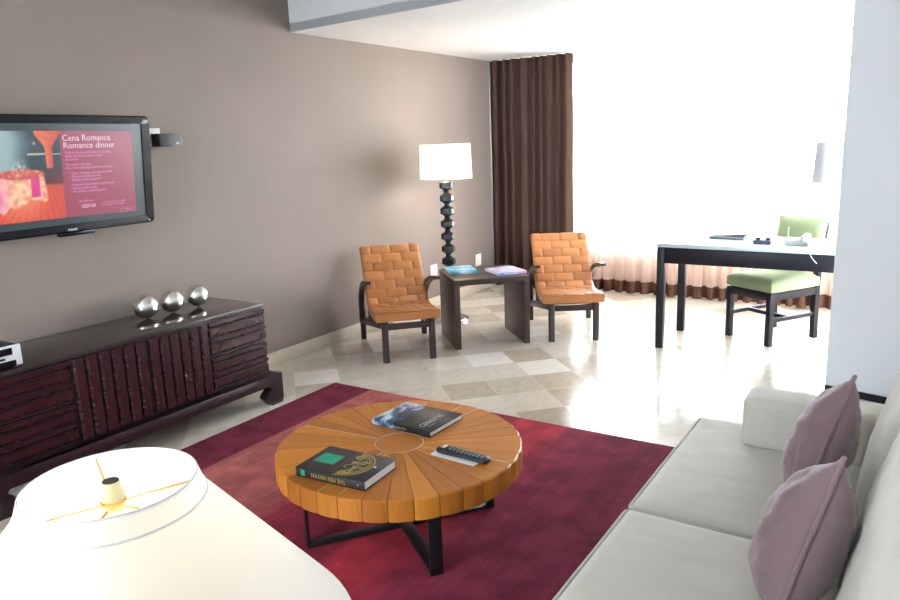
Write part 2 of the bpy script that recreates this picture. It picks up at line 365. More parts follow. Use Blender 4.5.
hm = obj('hem', folds(3.86, -1.4, 7.08, .015, .1349, .045, .125, 11, nz=2, pinch=.03, om=.26), 'hem', sh, smooth=180)
hm['label'] = 'brown bottom hem band'

# ================================================================== RUG
bm = new(); box(bm, (1.03, 1.245, .007), (2.06, 2.49, .014), bevel=.004)
rug = obj('rug', bm, 'rug'); rug.location = (1.46, .74, 0)
rug.rotation_euler = (0, 0, rad(.4))
tag(rug, 'crimson and plum striped area rug under the round coffee table', 'rug')

# ================================================================== SIDEBOARD (credenza)
CX0, CX1, CF, CB, CZ = 1.36, 3.075, 3.405, 3.90, .632
cr_ = thing('sideboard', 'long dark wood sideboard with ribbed carved front under the television', 'sideboard', ((CX0+CX1)/2, (CF+CB)/2, 0))
ox, oy = cr_.location.x, cr_.location.y
HW, HD = (CX1-CX0)/2, (CB-CF)/2
bm = new(); box(bm, (0, 0, .40), (2*HW-.02, 2*HD-.03, .42), bevel=.004); obj('body', bm, 'espresso', cr_)
bm = new(); box(bm, (0, 0, CZ-.011), (2*HW, 2*HD, .022), bevel=.004); obj('top', bm, 'espresso_top', cr_)
# plinth frame with hoof feet
bm = new()
box(bm, (0, -HD-.058, .157), (2*HW+.06, .05, .065), bevel=.002); box(bm, (0, HD-.03, .157), (2*HW+.09, .05, .065), bevel=.006)
for s in (-1, 1): box(bm, (s*(HW+.005), -.012, .157), (.05, 2*HD+.12, .065), bevel=.002)
box(bm, (0, -.03, .1795), (2*HW+.02, 2*HD+.07, .02))
obj('plinth', bm, 'espresso', cr_)
def hoof(sx_, yy):
    bm = new()
    poly = [(0, .19), (.20, .19), (.20, .13), (.108, .128), (.092, .108), (.142, .068), (.145, .052), (.098, .0), (.012, 0), (.0, .03)]
    poly = [(x-.065, z) for x, z in poly]
    R = Matrix.Translation((sx_*(HW+.030-.065), yy, 0)) @ Matrix(((-sx_, 0, 0, 0), (0, 0, 1, 0), (0, 1, 0, 0), (0, 0, 0, 1)))
    prism(bm, poly, -.03, .03, R)
    return bm
for s in (-1, 1):
    for yy in (-HD-.056, HD-.03): obj('foot', hoof(s, yy), 'espresso', cr_, smooth=20)
rnd = random.Random(5)
def rough_slat(bm, x0, x1, z0, z1, y, horiz):
    """one proud slat whose lower/left edge is hand-hacked"""
    n = 44; f = []
    for i in range(n+1):
        t = i/n; j = rnd.choice([0, .001, .002, .004, .008])*rnd.random()
        if horiz: a, b = (x0+(x1-x0)*t, z0+j), (x0+(x1-x0)*t, z1)
        else: a, b = (x0+j, z0+(z1-z0)*t), (x1, z0+(z1-z0)*t)
        dy = rnd.uniform(-.003, .008)
        c = (a[0], z0+.013) if horiz else (x0+.013, a[1])
        f.append([bm.verts.new((a[0], y, a[1])), bm.verts.new((a[0], y-.010+dy, a[1])), bm.verts.new((c[0], y-.014, c[1])), bm.verts.new((b[0], y-.014, b[1])), bm.verts.new((b[0], y, b[1]))])
    for A, B in zip(f, f[1:]):
        for k in range(5): bm.faces.new((A[k], A[(k+1) % 5], B[(k+1) % 5], B[k]))
    bm.faces.new(f[0]); bm.faces.new(f[-1][::-1])
def front_panel(name, x0, x1, z0, z1, horiz, nsl):
    bm = new(); box(bm, ((x0+x1)/2, -HD+.004, (z0+z1)/2), (x1-x0-.006, .016, z1-z0-.006)); p = obj(name, bm, 'espresso', cr_)
    bm = new()
    for k in range(nsl):
        if horiz:
            hs = [.31, .19, .30, .20]; H_ = z1-z0-.012; a = z0+.006+H_*sum(hs[:k]); h = H_*hs[k]
            rough_slat(bm, x0+.006, x1-.006, a+.009, a+h-.002, -HD-.004-(.004 if k % 2 else 0), True)
        else:
            h = (x1-x0-.012)/nsl; a = x0+.006+k*h
            rough_slat(bm, a+h*.16, a+h*.95, z0+.006, z1-.006, -HD-.004, False)
    obj('slat_face', bm, 'slat', p, smooth=15)
xs = [-HW+.005, 1.818-ox, 2.240-ox, 2.640-ox, HW-.005]
zb, zt = .19, CZ-.024
for x0, x1 in ((xs[0], xs[1]), (xs[3], xs[4])):
    zm = (zb+zt)/2-.005
    front_panel('drawer', x0, x1, zb, zm, True, 4); front_panel('drawer', x0, x1, zm, zt, True, 4)
front_panel('door', xs[1], xs[2], zb, zt, False, 6); front_panel('door', xs[2], xs[3], zb, zt, False, 6)

# three silver spheres
for i, (x, y, r, lb) in enumerate([(2.500, 3.745, .071, 'silver decorative ball on the sideboard, the one nearest the television'), (2.677, 3.745, .069, 'silver decorative ball in the middle of the row of three'), (2.862, 3.745, .067, 'silver decorative ball at the far right end of the row')]):
    bm = new(); sphere(bm, (0, 0, r), r, u=40, v=24); o = obj('decorative_ball', bm, 'silver', smooth=180); o.location = (x, y, CZ); tag(o, lb, 'ornament', 'silver balls on the sideboard')
M['silver_plastic'] = mat('pale_silver_plastic', (.62, .64, .66, 1), .45, var=.03)
# silver player box at the left end of the sideboard
b = thing('media_player', 'silver and black box with dark display at the left end of sideboard', 'electronics', (1.50, 3.515, CZ), rad(0))
bm = new(); box(bm, (0, 0, .062), (.25, .19, .092), bevel=.004); box(bm, (0, -.093, .062), (.25, .012, .096), bevel=.003); obj('housing', bm, 'silver_plastic', b)
bm = new(); box(bm, (-.004, 0, .1085), (.236, .18, .004), bevel=.001); obj('lid', bm, 'plastic_black', b)
bm = new(); box(bm, (-.01, -.0995, .084), (.19, .003, .032)); obj('display', bm, 'bezel', b)
bm = new(); box(bm, (-.03, -.0995, .053), (.16, .003, .010)); obj('slot', bm, 'plastic_black', b)
bm = new(); box(bm, (-.005, -.0995, .028), (.20, .003, .026)); obj('lower_panel', bm, 'bezel', b)
for x in (-.1, .1):
    for y in (-.07, .07): bm = new(); lathe(bm, [(.012, 0), (.012, .018)], 12, (x, y, 0)); obj('foot', bm, 'plastic_black', b)

# ================================================================== TELEVISION
tv = bpy.data.objects.new('television', None); C.objects.link(tv)
ty, tt = 0.0671, 0.087
rt = Vector((cos(ty), sin(ty), 0)); nn = Vector((sin(ty), -cos(ty), 0)); up = Vector((0, 0, 1))*cos(tt)+nn*sin(tt); nf = rt.cross(up)
TW, TH = 1.04, .606
ctr = Vector((2.689, 3.80, 1.474))-rt*(TW/2)
tv.matrix_world = Matrix(((rt.x, up.x, nf.x, ctr.x), (rt.y, up.y, nf.y, ctr.y), (rt.z, up.z, nf.z, ctr.z), (0, 0, 0, 1)))   # local x right, y up, z to the viewer
tag(tv, 'wall mounted flat television showing a magenta romantic dinner slide', 'television')
tr = lambda x: x+TW/2      # x measured from the right edge (negative)
def rrect(w, h, r, n=6):
    P = []
    for cx, cy, a0 in ((w/2-r, h/2-r, 0), (-w/2+r, h/2-r, 90), (-w/2+r, -h/2+r, 180), (w/2-r, -h/2+r, 270)):
        for k in range(n+1): a = rad(a0+90*k/n); P.append((cx+r*cos(a), cy+r*sin(a)))
    return P
bm = new(); o_ = rrect(TW, TH, .03); i_ = rrect(TW-.11, TH-.085, .006)
def ring(bm, P, Q, z0, z1, z2):
    A = [bm.verts.new((x, y, z0)) for x, y in P]; B = [bm.verts.new((x, y, z1)) for x, y in P]
    P2 = [(x*.985, y*.975) for x, y in P]; B2 = [bm.verts.new((x, y, z2)) for x, y in P2]
    D = [bm.verts.new((x, y+.000, z2-.003)) for x, y in Q]; E_ = [bm.verts.new((x, y, z0)) for x, y in Q]; n = len(P)
    for U, V in ((A, B), (B, B2), (B2, D), (D, E_), (E_, A)):
        for k in range(n): bm.faces.new((U[k], U[(k+1) % n], V[(k+1) % n], V[k]))
ring(bm, o_, i_, -.02, -.006, 0); obj('bezel', bm, 'bezel', tv)
bm = new(); prism(bm, rrect(TW-.04, TH-.04, .03), -.065, -.02); obj('back_housing', bm, 'plastic_black', tv)
M['screen_black'] = emit_mat('screen_dark_border', (.030, .055, .065, 1), .27)
bm = new(); box(bm, (0, 0, -.012), (TW-.112, TH-.087, .006)); scr = obj('screen', bm, 'screen_black', tv)
# slide on the screen
M['s_mag'] = emit_mat('slide_magenta', srgb(158, 60, 92), .27); M['s_txt'] = emit_mat('slide_text', srgb(235, 205, 230), .27); M['s_dim'] = emit_mat('slide_small_text', srgb(222, 150, 195), .27)
bm = new(); q = [bm.verts.new((tr(x), y, -.0082)) for x, y in ((-.552, -.221), (-.120, -.229), (-.120, .221), (-.552, .223))]; bm.faces.new(q); obj('slide_panel', bm, 's_mag', tv, smooth=0)
def ss(a, b, x):
    t = max(0, min(1, (x-a)/(b-a))); return t*t*(3-2*t)
def photo_col(x, y):
    """the photograph on the slide: an orange lit dinner table on a deck by the sea at dusk"""
    mixc = lambda c, d, t: [p+(q-p)*t for p, q in zip(c, d)]
    nz = lambda f, q=0: mnoise.noise((x*f+q, y*f, q))
    c = mixc([150, 178, 182], [52, 70, 80], ss(-.84, -.68, x+.03*nz(9)))
    c = mixc(c, [188, 208, 208], (1-ss(-.90, -.76, x))*ss(-.05, .2, y)*.5)
    c = mixc(c, [105, 38, 44], (1-ss(-.03, .07, y))*ss(-.74, -.60, x)*.9)
    if abs(y-(.110-.02*(x+.72))) < .0035 and -.73 < x: c = mixc(c, [225, 215, 200], .8)
    c = mixc(c, [250, 215, 205], max(0, 1-math.hypot(x+.690, y-.162)/.011))
    # deck
    hz = -.045-.25*(x+.60)**2
    if y < hz+.01:
        d = mixc([232, 92, 66], [205, 66, 52], ss(-.75, -.56, x)*.5)
        vx, vy = -.66, .06; u = (x-vx)/(vy-y)
        pl = abs(((u*7+.3) % 1)-.5)
        d = mixc(d, [140, 46, 40], (1-ss(.02, .07, pl))*.75)
        d = mixc(d, [255, 190, 150], .55*max(0, 1-math.hypot(x+.78, (y+.10)*1.2)/.16))
        c = mixc(c, d, 1-ss(hz-.008, hz+.01, y))
    # hanging drape
    hw = .020+.055*ss(.13, .223, y); cx_ = -.617-.01*(y-.1)
    if y > .03:
        m_ = (1-ss(hw*.85, hw, abs(x-cx_)))*ss(.03, .045, y); c = mixc(c, mixc([238, 118, 84], [205, 84, 66], ss(-hw, hw, x-cx_)+.4*nz(40)), m_)
    # table: cloth, runner, top
    bot = -.115-.05*ss(-.70, -.90, x)+.025*mnoise.noise((x*28, 0, 3)); rt_ = -.650-.10*y
    m_ = ss(bot-.012, bot+.006, y)*(1-ss(.0, .012, y))*(1-ss(rt_-.012, rt_+.004, x))
    cl = mixc([252, 214, 168], [236, 150, 130], ss(-.3, .5, nz(34, 2))); cl = mixc(cl, [250, 175, 190], (1-ss(-.88, -.80, x))*.8)
    c = mixc(c, cl, m_)
    c = mixc(c, [226, 62, 142], ss(-.108, -.100, y)*(1-ss(-.008, .0, y))*ss(-.728, -.722, x+.1*y*0)*(1-ss(-.682, -.676, x)))
    c = mixc(c, [230, 80, 150], .8*ss(-.16, -.12, y)*(1-ss(-.08, -.05, y))*(1-ss(-.90, -.86, x)))
    e_ = ((x+.77)/.125)**2+((y-.012)/.026)**2
    c = mixc(c, mixc([206, 92, 84], [245, 170, 140], ss(0, .6, nz(60, 5))), 1-ss(.8, 1.1, e_))
    gl = max(0, 1-math.hypot((x+.775)*.9, y-.045)/.05); c = mixc(c, [235, 225, 215], gl*max(0, .4+1.2*nz(70, 7)))
    return c
pm = emit_mat('slide_photo', (1, 1, 1, 1), .27)
an = pm.node_tree.nodes.new('ShaderNodeAttribute'); an.attribute_name = 'picture'
pm.node_tree.links.new(an.outputs['Color'], pm.node_tree.nodes['Principled BSDF'].inputs['Emission Color'])
bm = new(); cl_ = bm.verts.layers.float_color.new('picture'); NX, NY = 110, 100; gv = {}
for i in range(NX+1):
    for j in range(NY+1):
        y = -.222+.445*j/NY; x = -.99+(.438)*i/NX
        v = bm.verts.new((tr(x), y-(.0 if j else 0), -.0086)); v[cl_] = srgb(*[max(0, min(255, q)) for q in photo_col(x, y)]); gv[i, j] = v
for i in range(NX):
    for j in range(NY): bm.faces.new((gv[i, j], gv[i+1, j], gv[i+1, j+1], gv[i, j+1]))
obj('slide_photo', bm, pm, tv, smooth=0, recalc=False)
ZT = -.0070
text('slide_title', 'Cena Romance', .046, 's_txt', tv, (tr(-.540), .172, ZT), xs=1.0)
text('slide_title', 'Romance dinner', .046, 's_txt', tv, (tr(-.538), .134, ZT), xs=1.0)
yy = .106
for blk in (['Disfrute de una velada bajo las estrellas', 'desde una de las mejores playas', 'de Cancun'], ['Dine under the stars', 'from one of the best beaches in Cancun']):
    for ln in blk: text('slide_text', ln, .0205, 's_dim', tv, (tr(-.532), yy, ZT), xs=.83); yy -= .0172
    yy -= .0105
for blk in (['Cena romantica con menu especial', 'Musica a la orilla del mar', 'Botella de vino espumoso'], ['Romantic dinner with a special menu', 'Setting at the seaside', 'One bottle of sparkling wine']):
    for ln in blk: text('slide_text', '\u2022  '+ln, .0205, 's_dim', tv, (tr(-.520), yy, ZT), xs=.83); yy -= .0172
    yy -= .0095
text('slide_text', 'Desde/From', .02, 's_dim', tv, (tr(-.475), -.150, ZT), xs=.85)
text('slide_price', 'US$97.00', .027, 's_txt', tv, (tr(-.462), -.181, ZT), xs=.8)
text('slide_text', 'por persona / Per couple', .016, 's_dim', tv, (tr(-.335), -.165, ZT), xs=.9)
text('slide_text', 'por pareja / Per couple', .016, 's_dim', tv, (tr(-.335), -.180, ZT), xs=.9)
text('slide_button', '+ Luxe +', .016, 's_dim', tv, (tr(-.205), -.2155, ZT), xs=.9)
bm = new()
for a, b_ in (((-.225, -.203), (-.140, -.203)), ((-.225, -.2235), (-.140, -.2235)), ((-.225, -.2235), (-.225, -.203)), ((-.140, -.2235), (-.140, -.203))): bar(bm, (tr(a[0]), a[1], ZT), (tr(b_[0]), b_[1], ZT), .0012, .0006, bevel=0)
obj('button_outline', bm, 's_dim', tv)
text('brand_lettering', 'PHILIPS', .017, 'plastic_white', tv, (tr(-.555), -.2935, .0006), xs=.95)
bm = new(); sphere(bm, (tr(-.04), -.288, 0), .004, u=10, v=6); obj('power_light', bm, 'plastic_white', tv)
bm = new(); box(bm, (.03, -TH/2-.011, -.03), (.21, .024, .03), bevel=.008); obj('sensor_bar', bm, 'bezel', tv)
bm = new(); tube(bm, [(0, 0, -.064), (0, .0, -.125)], .03, 16); box(bm, (0, 0, -.067), (.3, .25, .008)); obj('wall_bracket', bm, 'plastic_black', tv)

# satellite speaker on a white bracket
sp = thing('satellite_speaker', 'small black speaker on a white bracket on wall right of television', 'speaker', (2.885, 3.90, 1.605))
bm = new(); prism(bm, [(x, y) for x, y in rrect(.18, .075, .02)], 0, .075); obj('body', bm, 'plastic_black', sp)
bm = new(); box(bm, (-.055, .046, .055), (.085, .014, .11), bevel=.003); obj('bracket', bm, 'plastic_white', sp)
bm = new(); box(bm, (.045, -.0385, .018), (.022, .002, .006)); obj('badge', bm, 'plastic_white', sp)

# wall outlets
for x, z, lb in ((5.769, .355, 'white wall outlet near the floor between left armchair and side table'), (6.616, .335, 'white wall outlet above the side table near the drape')):
    t = thing('wall_outlet', lb, 'outlet', (x, WY-.003, z), 0, 'white wall outlets')
    bm = new(); box(bm, (0, 0, 0), (.115, .008, .125), bevel=.003); obj('cover_plate', bm, 'plastic_white', t)
    bm = new()
    for dz in (-.022, .022): box(bm, (0, -.0045, dz), (.034, .003, .028), bevel=.001)
    obj('socket', bm, 'paper', t)

# ================================================================== ROUND COFFEE TABLE
TC = Vector((2.213, 1.72, .014)); TR = .499; TZ = .380-.014; TT = .082; NW = 34
ct = thing('coffee_table', 'round honey wood coffee table with scalloped edge on the striped rug', 'table', TC)
bm = new(); tone = bm.faces.layers.float.new('tone'); uvl = bm.loops.layers.uv.new('UVMap')
rw = random.Random(12); RI = .101
for k in range(NW):
    a0, a1 = 2*pi*k/NW, 2*pi*(k+1)/NW; am = (a0+a1)/2; g = .0012; tv_ = rw.choice([.85, .7, 1, .55, .78, .92, .35, .65])
    n = 6; outer = []; top_r = []
    for j in range(n+1):
        t = j/n; a = a0+(a1-a0)*t; rr_ = TR-.005+.005*math.sqrt(max(0, 1-(2*t-1)**2))*1.0
        outer.append((rr_, a))
    uo, vo = rw.uniform(0, 20), rw.uniform(0, 20)
    def V(r, a, z):
        off = g*(1 if a < am-1e-6 else -1 if a > am+1e-6 else 0) if r < TR*2 else 0
        aa = a+off/max(r, .05)*1.0
        return bm.verts.new((r*cos(aa), r*sin(aa), z))
    def F(vs, side=0):
        f = bm.faces.new(vs); f[tone] = tv_
        for l in f.loops:
            x, y, z = l.vert.co; r = math.hypot(x, y); a = math.atan2(y, x); d = (a-am+pi) % (2*pi)-pi
            l[uvl].uv = (uo+r+(z if side else 0), vo+d*max(r, .2)*1.0)
        return f
    ti = [V(RI, a, TZ) for r, a in outer]; to = [V(r-.006, a, TZ) for r, a in outer]; tb = [V(r, a, TZ-.006) for r, a in outer]; bo = [V(r, a, TZ-TT) for r, a in outer]; bi = [V(RI, a, TZ-TT) for r, a in outer]
    for j in range(n):
        F((ti[j], to[j], to[j+1], ti[j+1])); F((to[j], tb[j], tb[j+1], to[j+1])); F((tb[j], bo[j], bo[j+1], tb[j+1]), 1); F((bo[j], bi[j], bi[j+1], bo[j+1]))
    F((ti[0], bi[0], bo[0], tb[0], to[0])); F((ti[n], to[n], tb[n], bo[n], bi[n]))
top = obj('tabletop', bm, 'table_wood', ct, smooth=25)
bm = new(); lathe(bm, [(TR-.02, TZ-TT+.004), (TR-.02, TZ-.004), (RI+.003, TZ-.004), (RI+.003, TZ-TT+.004)], 64, cap=False)
obj('core', bm, 'groove', ct)
bm = new(); tone = bm.faces.layers.float.new('tone'); uvl = bm.loops.layers.uv.new('UVMap')
lathe(bm, [(RI-.004, TZ-.05), (RI-.004, TZ-.002), (RI-.006, TZ)], 48)
for f in bm.faces:
    f[tone] = .6
    for l in f.loops: l[uvl].uv = (l.vert.co.x, l.vert.co.y)
obj('center_disc', bm, 'table_wood', ct)
bm = new(); lathe(bm, [(RI-.0035, TZ-.02), (RI-.0035, TZ+.0006), (RI-.0003, TZ+.0006), (RI-.0003, TZ-.02)], 64, cap=False)
obj('inlay_ring', bm, 'inlay_glint', ct)
bm = new()
for k in (0, 2, 3, 17, 18, 33, 9, 26):
    a = 2*pi*k/NW; bar(bm, ((RI+.01)*cos(a), (RI+.01)*sin(a), TZ-.0006), ((TR-.018)*cos(a), (TR-.018)*sin(a), TZ-.0006), .0024, .0024, bevel=0)
obj('groove_glint', bm, 'inlay_glint', ct)  # pale strips painting white reflections along some grooves
for k, ang in enumerate((-126, 54, 144, -36)):
    a = rad(ang); d = Vector((cos(a), sin(a), 0)); s = Vector((-d.y, d.x, 0))
    bm = new(); bar(bm, d*.40+Vector((0, 0, .0)), d*.40+Vector((0, 0, TZ-TT)), .05, .012, up=d, bevel=.001); obj('leg', bm, 'steel', ct)
for ang, z in ((-36, .0062), (54, .0188)):
    a = rad(ang); d = Vector((cos(a), sin(a), 0)); bm = new()
    bar(bm, -d*.406+Vector((0, 0, z)), d*.406+Vector((0, 0, z)), .05, .012, bevel=.001); obj('floor_bar', bm, 'steel', ct)

def book(name, label, loc, rz, w, d, h, cover, group=None, soft=False):
    t = thing(name, label, 'book' if not soft else 'magazine', loc, rz, group)
    ct_ = .003 if not soft else .0012
    bm = new(); box(bm, (0, 0, ct_/2), (w, d, ct_), bevel=.0006); box(bm, (0, 0, h-ct_/2), (w, d, ct_), bevel=.0006); box(bm, (0, -d/2+ct_/2, h/2), (w, ct_, h), bevel=.0006)
    obj('cover', bm, cover, t)
    bm = new(); box(bm, (0, .001, h/2), (w-.008, d-.008, h-2*ct_)); obj('pages', bm, 'paper', t)
    return t
ZTOP = TC.z+TZ
M['cover_black'] = mat('matt_black_cover', (.018, .018, .020, 1), .45, var=.1); M['emerald'] = mat('emerald_print', (.0, .30, .17, 1), .5, var=.05)
b1 = book('book', 'thick black hardcover book with green square and gold ornament', (1.897, 1.730, ZTOP+.0006), rad(-85.5), .308, .208, .036, 'cover_black', 'books on the coffee table')
Zc = .0362
bm = new(); box(bm, (-.082, .005, Zc), (.088, .072, .0006)); obj('cover_square', bm, 'emerald', b1)
bm = new()
for a, b_ in (((-.13, -.035), (-.034, -.035)), ((-.13, .045), (-.034, .045)), ((-.13, -.035), (-.13, .045)), ((-.034, -.035), (-.034, .045))): bar(bm, (*a, Zc), (*b_, Zc), .0018, .0006, bevel=0)
bar(bm, (-.008, -.085, Zc), (-.008, .095, Zc), .002, .0006, bevel=0)
obj('cover_rule', bm, mat('bronze_print', (.20, .09, .03, 1), .5, var=.05), b1)
bm = new()
def arc(cx, cy, r, a0, a1, w, n=24, bm=None):
    P = [(cx+r*cos(rad(a0+(a1-a0)*k/n)), cy+r*sin(rad(a0+(a1-a0)*k/n))) for k in range(n+1)]
    for p, q in zip(P, P[1:]): bar(bm, (*p, Zc), (*q, Zc), w, .0006, bevel=0)
for r, w in ((.098, .004), (.088, .002), (.080, .003)): arc(.012, .0, r, -90, 90, w, bm=bm)
ro = random.Random(3)
for k in range(34):
    a = rad(ro.uniform(-85, 85)); r = .012+.06*math.sqrt(ro.random()); arc(.014+r*cos(a), r*sin(a)*1.1, ro.uniform(.006, .013), ro.uniform(0, 180), ro.uniform(250, 420), .0026, 8, bm)
obj('cover_ornament', bm, 'gold', b1)
text('spine_title', 'THE FEN MAYAN', .024, 'gold', b1, (.072, -.1043, .024), rot=(rad(90), rad(180), 0), xs=.85)
bm = new(); box(bm, (-.122, -.1043, .018), (.018, .0006, .022)); obj('spine_square', bm, 'emerald', b1)
bm = new(); box(bm, (.125, -.1043, .018), (.006, .0006, .006)); obj('spine_mark', bm, 'gold', b1)
bm = new(); box(bm, (.122, .012, Zc), (.009, .009, .0006)); obj('cover_mark', bm, 'paper', b1)

def cave_mat():
    m = mat('cave_photo_cover', (.02, .02, .025, 1), .25, var=0); n = m.node_tree; b = n.nodes['Principled BSDF']; L = n.links.new
    t = n.nodes.new('ShaderNodeTexCoord'); nz = n.nodes.new('ShaderNodeTexNoise'); nz.inputs['Scale'].default_value = 14; nz.inputs['Detail'].default_value = 6; nz.inputs['Distortion'].default_value = 1.2
    mp = n.nodes.new('ShaderNodeMapping'); mp.inputs['Scale'].default_value = (1, .5, 1); mp.inputs['Rotation'].default_value = (0, 0, .5); L(t.outputs['Object'], mp.inputs[0]); L(mp.outputs[0], nz.inputs['Vector'])
    sp = n.nodes.new('ShaderNodeSeparateXYZ'); L(t.outputs['Object'], sp.inputs[0])
    mr = n.nodes.new('ShaderNodeMapRange'); mr.inputs[1].default_value = .05; mr.inputs[2].default_value = -.11; mr.inputs[3].default_value = -.3; mr.inputs[4].default_value = .16; L(sp.outputs[0], mr.inputs[0])
    ad = n.nodes.new('ShaderNodeMath'); ad.operation = 'ADD'; L(nz.outputs['Fac'], ad.inputs[0]); L(mr.outputs[0], ad.inputs[1])
    cr = n.nodes.new('ShaderNodeValToRGB'); E = cr.color_ramp.elements; E[0].position = .42; E[0].color = (.016, .016, .018, 1); E[1].position = .72; E[1].color = (.55, .66, .72, 1); q = E.new(.55); q.color = (.03, .10, .22, 1)
    L(ad.outputs[0], cr.inputs[0]); L(cr.outputs[0], b.inputs['Base Color']); return m
b2 = book('book', 'slim black photo book with blue cave picture at far side of coffee table', (2.436, 1.786, ZTOP+.0006), rad(-92), .312, .243, .024, cave_mat(), 'books on the coffee table')
text('cover_title', 'CENOTES', .034, mat('grey_print', (.30, .31, .32, 1), .5, var=0), b2, (.085, .09, .0242), rot=(0, 0, rad(90)), xs=.95) if False else None
tt_ = text('cover_title', 'CENOTES', .040, mat('grey_print', (.34, .35, .36, 1), .5, var=0), b2, (.098, -.092, .0242), rot=(0, 0, rad(90)), xs=.92)
text('cover_subtitle', 'Yucatan', .016, mat('dim_print', (.16, .16, .16, 1), .5, var=0), b2, (.120, -.075, .0242), rot=(0, 0, rad(90)))
text('spine_title', 'CENOTES', .014, mat('spine_print', (.25, .26, .28, 1), .5, var=0), b2, (-.03, -.1218, .007), rot=(rad(90), 0, 0))

pp = obj('paper_card', (lambda bm: (box(bm, (0, 0, .0009), (.205, .075, .0018)), bm)[1])(new()), 'paper'); pp.location = (2.206, 1.437, ZTOP+.0006); pp.rotation_euler = (0, 0, rad(-93))
tag(pp, 'white card lying under the remote control on the coffee table', 'card')
rc = thing('remote_control', 'black television remote control with grey buttons on the coffee table', 'remote', (2.214, 1.414, ZTOP+.0026), rad(-91.5))
bm = new()
RPR = [(-.113, .021, .020), (-.107, .026, .024), (-.08, .027, .025), (.0, .024, .021), (.08, .0245, .021), (.105, .023, .020), (.113, .017, .014)]
rings = []
for x, w, h in RPR: rings.append([bm.verts.new((x, y, z)) for y, z in ((-w*.7, 0), (w*.7, 0), (w, h*.4), (w*.9, h*.85), (w*.6, h), (-w*.6, h), (-w*.9, h*.85), (-w, h*.4))])
for A, B in zip(rings, rings[1:]):
    for k in range(8): bm.faces.new((A[k], A[(k+1) % 8], B[(k+1) % 8], B[k]))
bm.faces.new(rings[0]); bm.faces.new(rings[-1][::-1]); obj('body', bm, 'plastic_black', rc)
M['btn'] = mat('grey_buttons', (.16, .20, .22, 1), .5, var=.1)
def rz_(x):
    for (xa, _, ha), (xb, _, hb) in zip(RPR, RPR[1:]):
        if xa <= x <= xb: return ha+(hb-ha)*(x-xa)/(xb-xa)
for r_ in range(9):
    for c_ in range(3):
        x = -.055+r_*.018; bm = new(); box(bm, (x, (c_-1)*.0115, rz_(x)+.0008), (.010, .008, .003), bevel=.001); obj('button', bm, 'btn', rc)
bm = new(); box(bm, (-.088, 0, rz_(-.088)+.0006), (.024, .03, .002), bevel=.0008); obj('display', bm, 'silver', rc)

# ================================================================== WOVEN LEATHER ARMCHAIRS
# local: x = right seen from the front, y = backwards, z up; origin midway between front legs
def prof_pt(s):
    P = [Vector((0, .0, .368)), Vector((0, .16, .356)), Vector((0, .34, .346)), Vector((0, .45, .375)), Vector((0, .53, .46)), Vector((0, .62, .58)), Vector((0, .70, .672)), Vector((0, .775, .762))]
    return P
PROF = S(*[(0, p.y, p.z) for p in prof_pt(0)])
def along(t):
    L = [0]
    for a, b_ in zip(PROF, PROF[1:]): L.append(L[-1]+(b_-a).length)
    d = t*L[-1]
    for i in range(len(L)-1):
        if d <= L[i+1]+1e-9:
            f = (d-L[i])/(L[i+1]-L[i]); p = PROF[i].lerp(PROF[i+1], f); tg = (PROF[i+1]-PROF[i]).normalized()
            j = max(0, i-1); k = min(len(PROF)-1, i+2); tg = (PROF[k]-PROF[j]).normalized()
            return p, Vector((0, -tg.z, tg.y))
    return PROF[-1], Vector((0, -1, 0))
NC, NR, SUB, SW = 6, 12, 7, .242
def weave(r0, r1, th=.062):
    bm = new(); tone = bm.faces.layers.float.new('tone'); rr = random.Random(21+r0)
    tones = {}
    for i in range(NC):
        for j in range(NR): tones[i, j] = rr.uniform(.45, 1.0)
    # top: each basket cell has its own bulge
    for j in range(r0, r1):
        for i in range(NC):
            kk = (i+j % 2)//2; lo = max(0, 2*kk-j % 2); hi = min(NC, 2*kk-j % 2+2)     # straps show two strips wide, staggered row by row
            g = {}
            for a in range(SUB+1):
                for b_ in range(SUB+1):
                    fu, fv = (i+a/SUB-lo)/(hi-lo), b_/SUB
                    h = .010*max(0, math.sin(pi*fu))**.35-.004*max(0, 1-min(fv, 1-fv)/.14)+.004*math.sin(pi*fv)
                    t = (j+fv)/NR; p, nrm = along(t)
                    x = -SW+2*SW*(i+a/SUB)/NC
                    edge = max(0, abs(x)/SW-.93)/.07
                    g[a, b_] = bm.verts.new(Vector((x, p.y, p.z))+nrm*(h-.006*edge**2))
            for a in range(SUB):
                for b_ in range(SUB):
                    f = bm.faces.new((g[a, b_], g[a+1, b_], g[a+1, b_+1], g[a, b_+1])); f[tone] = tones[kk, j]
    # edge strips and underside
    n = (r1-r0)*4; A = []
    for k in range(n+1):
        t = (r0+(r1-r0)*k/n)/NR; p, nrm = along(t); q = p-nrm*th
        A.append([bm.verts.new((-SW, p.y, p.z)), bm.verts.new((-SW-.002, p.y-nrm.y*th*.4, p.z-nrm.z*th*.4)), bm.verts.new((-SW+.006, q.y, q.z)), bm.verts.new((SW-.006, q.y, q.z)), bm.verts.new((SW+.002, p.y-nrm.y*th*.4, p.z-nrm.z*th*.4)), bm.verts.new((SW, p.y, p.z))])
    for P, Q in zip(A, A[1:]):
        for k in range(5): f = bm.faces.new((P[k], Q[k], Q[k+1], P[k+1])); f[tone] = .75
    for P in (A[0], A[-1]): f = bm.faces.new(P); f[tone] = .62
    return bm
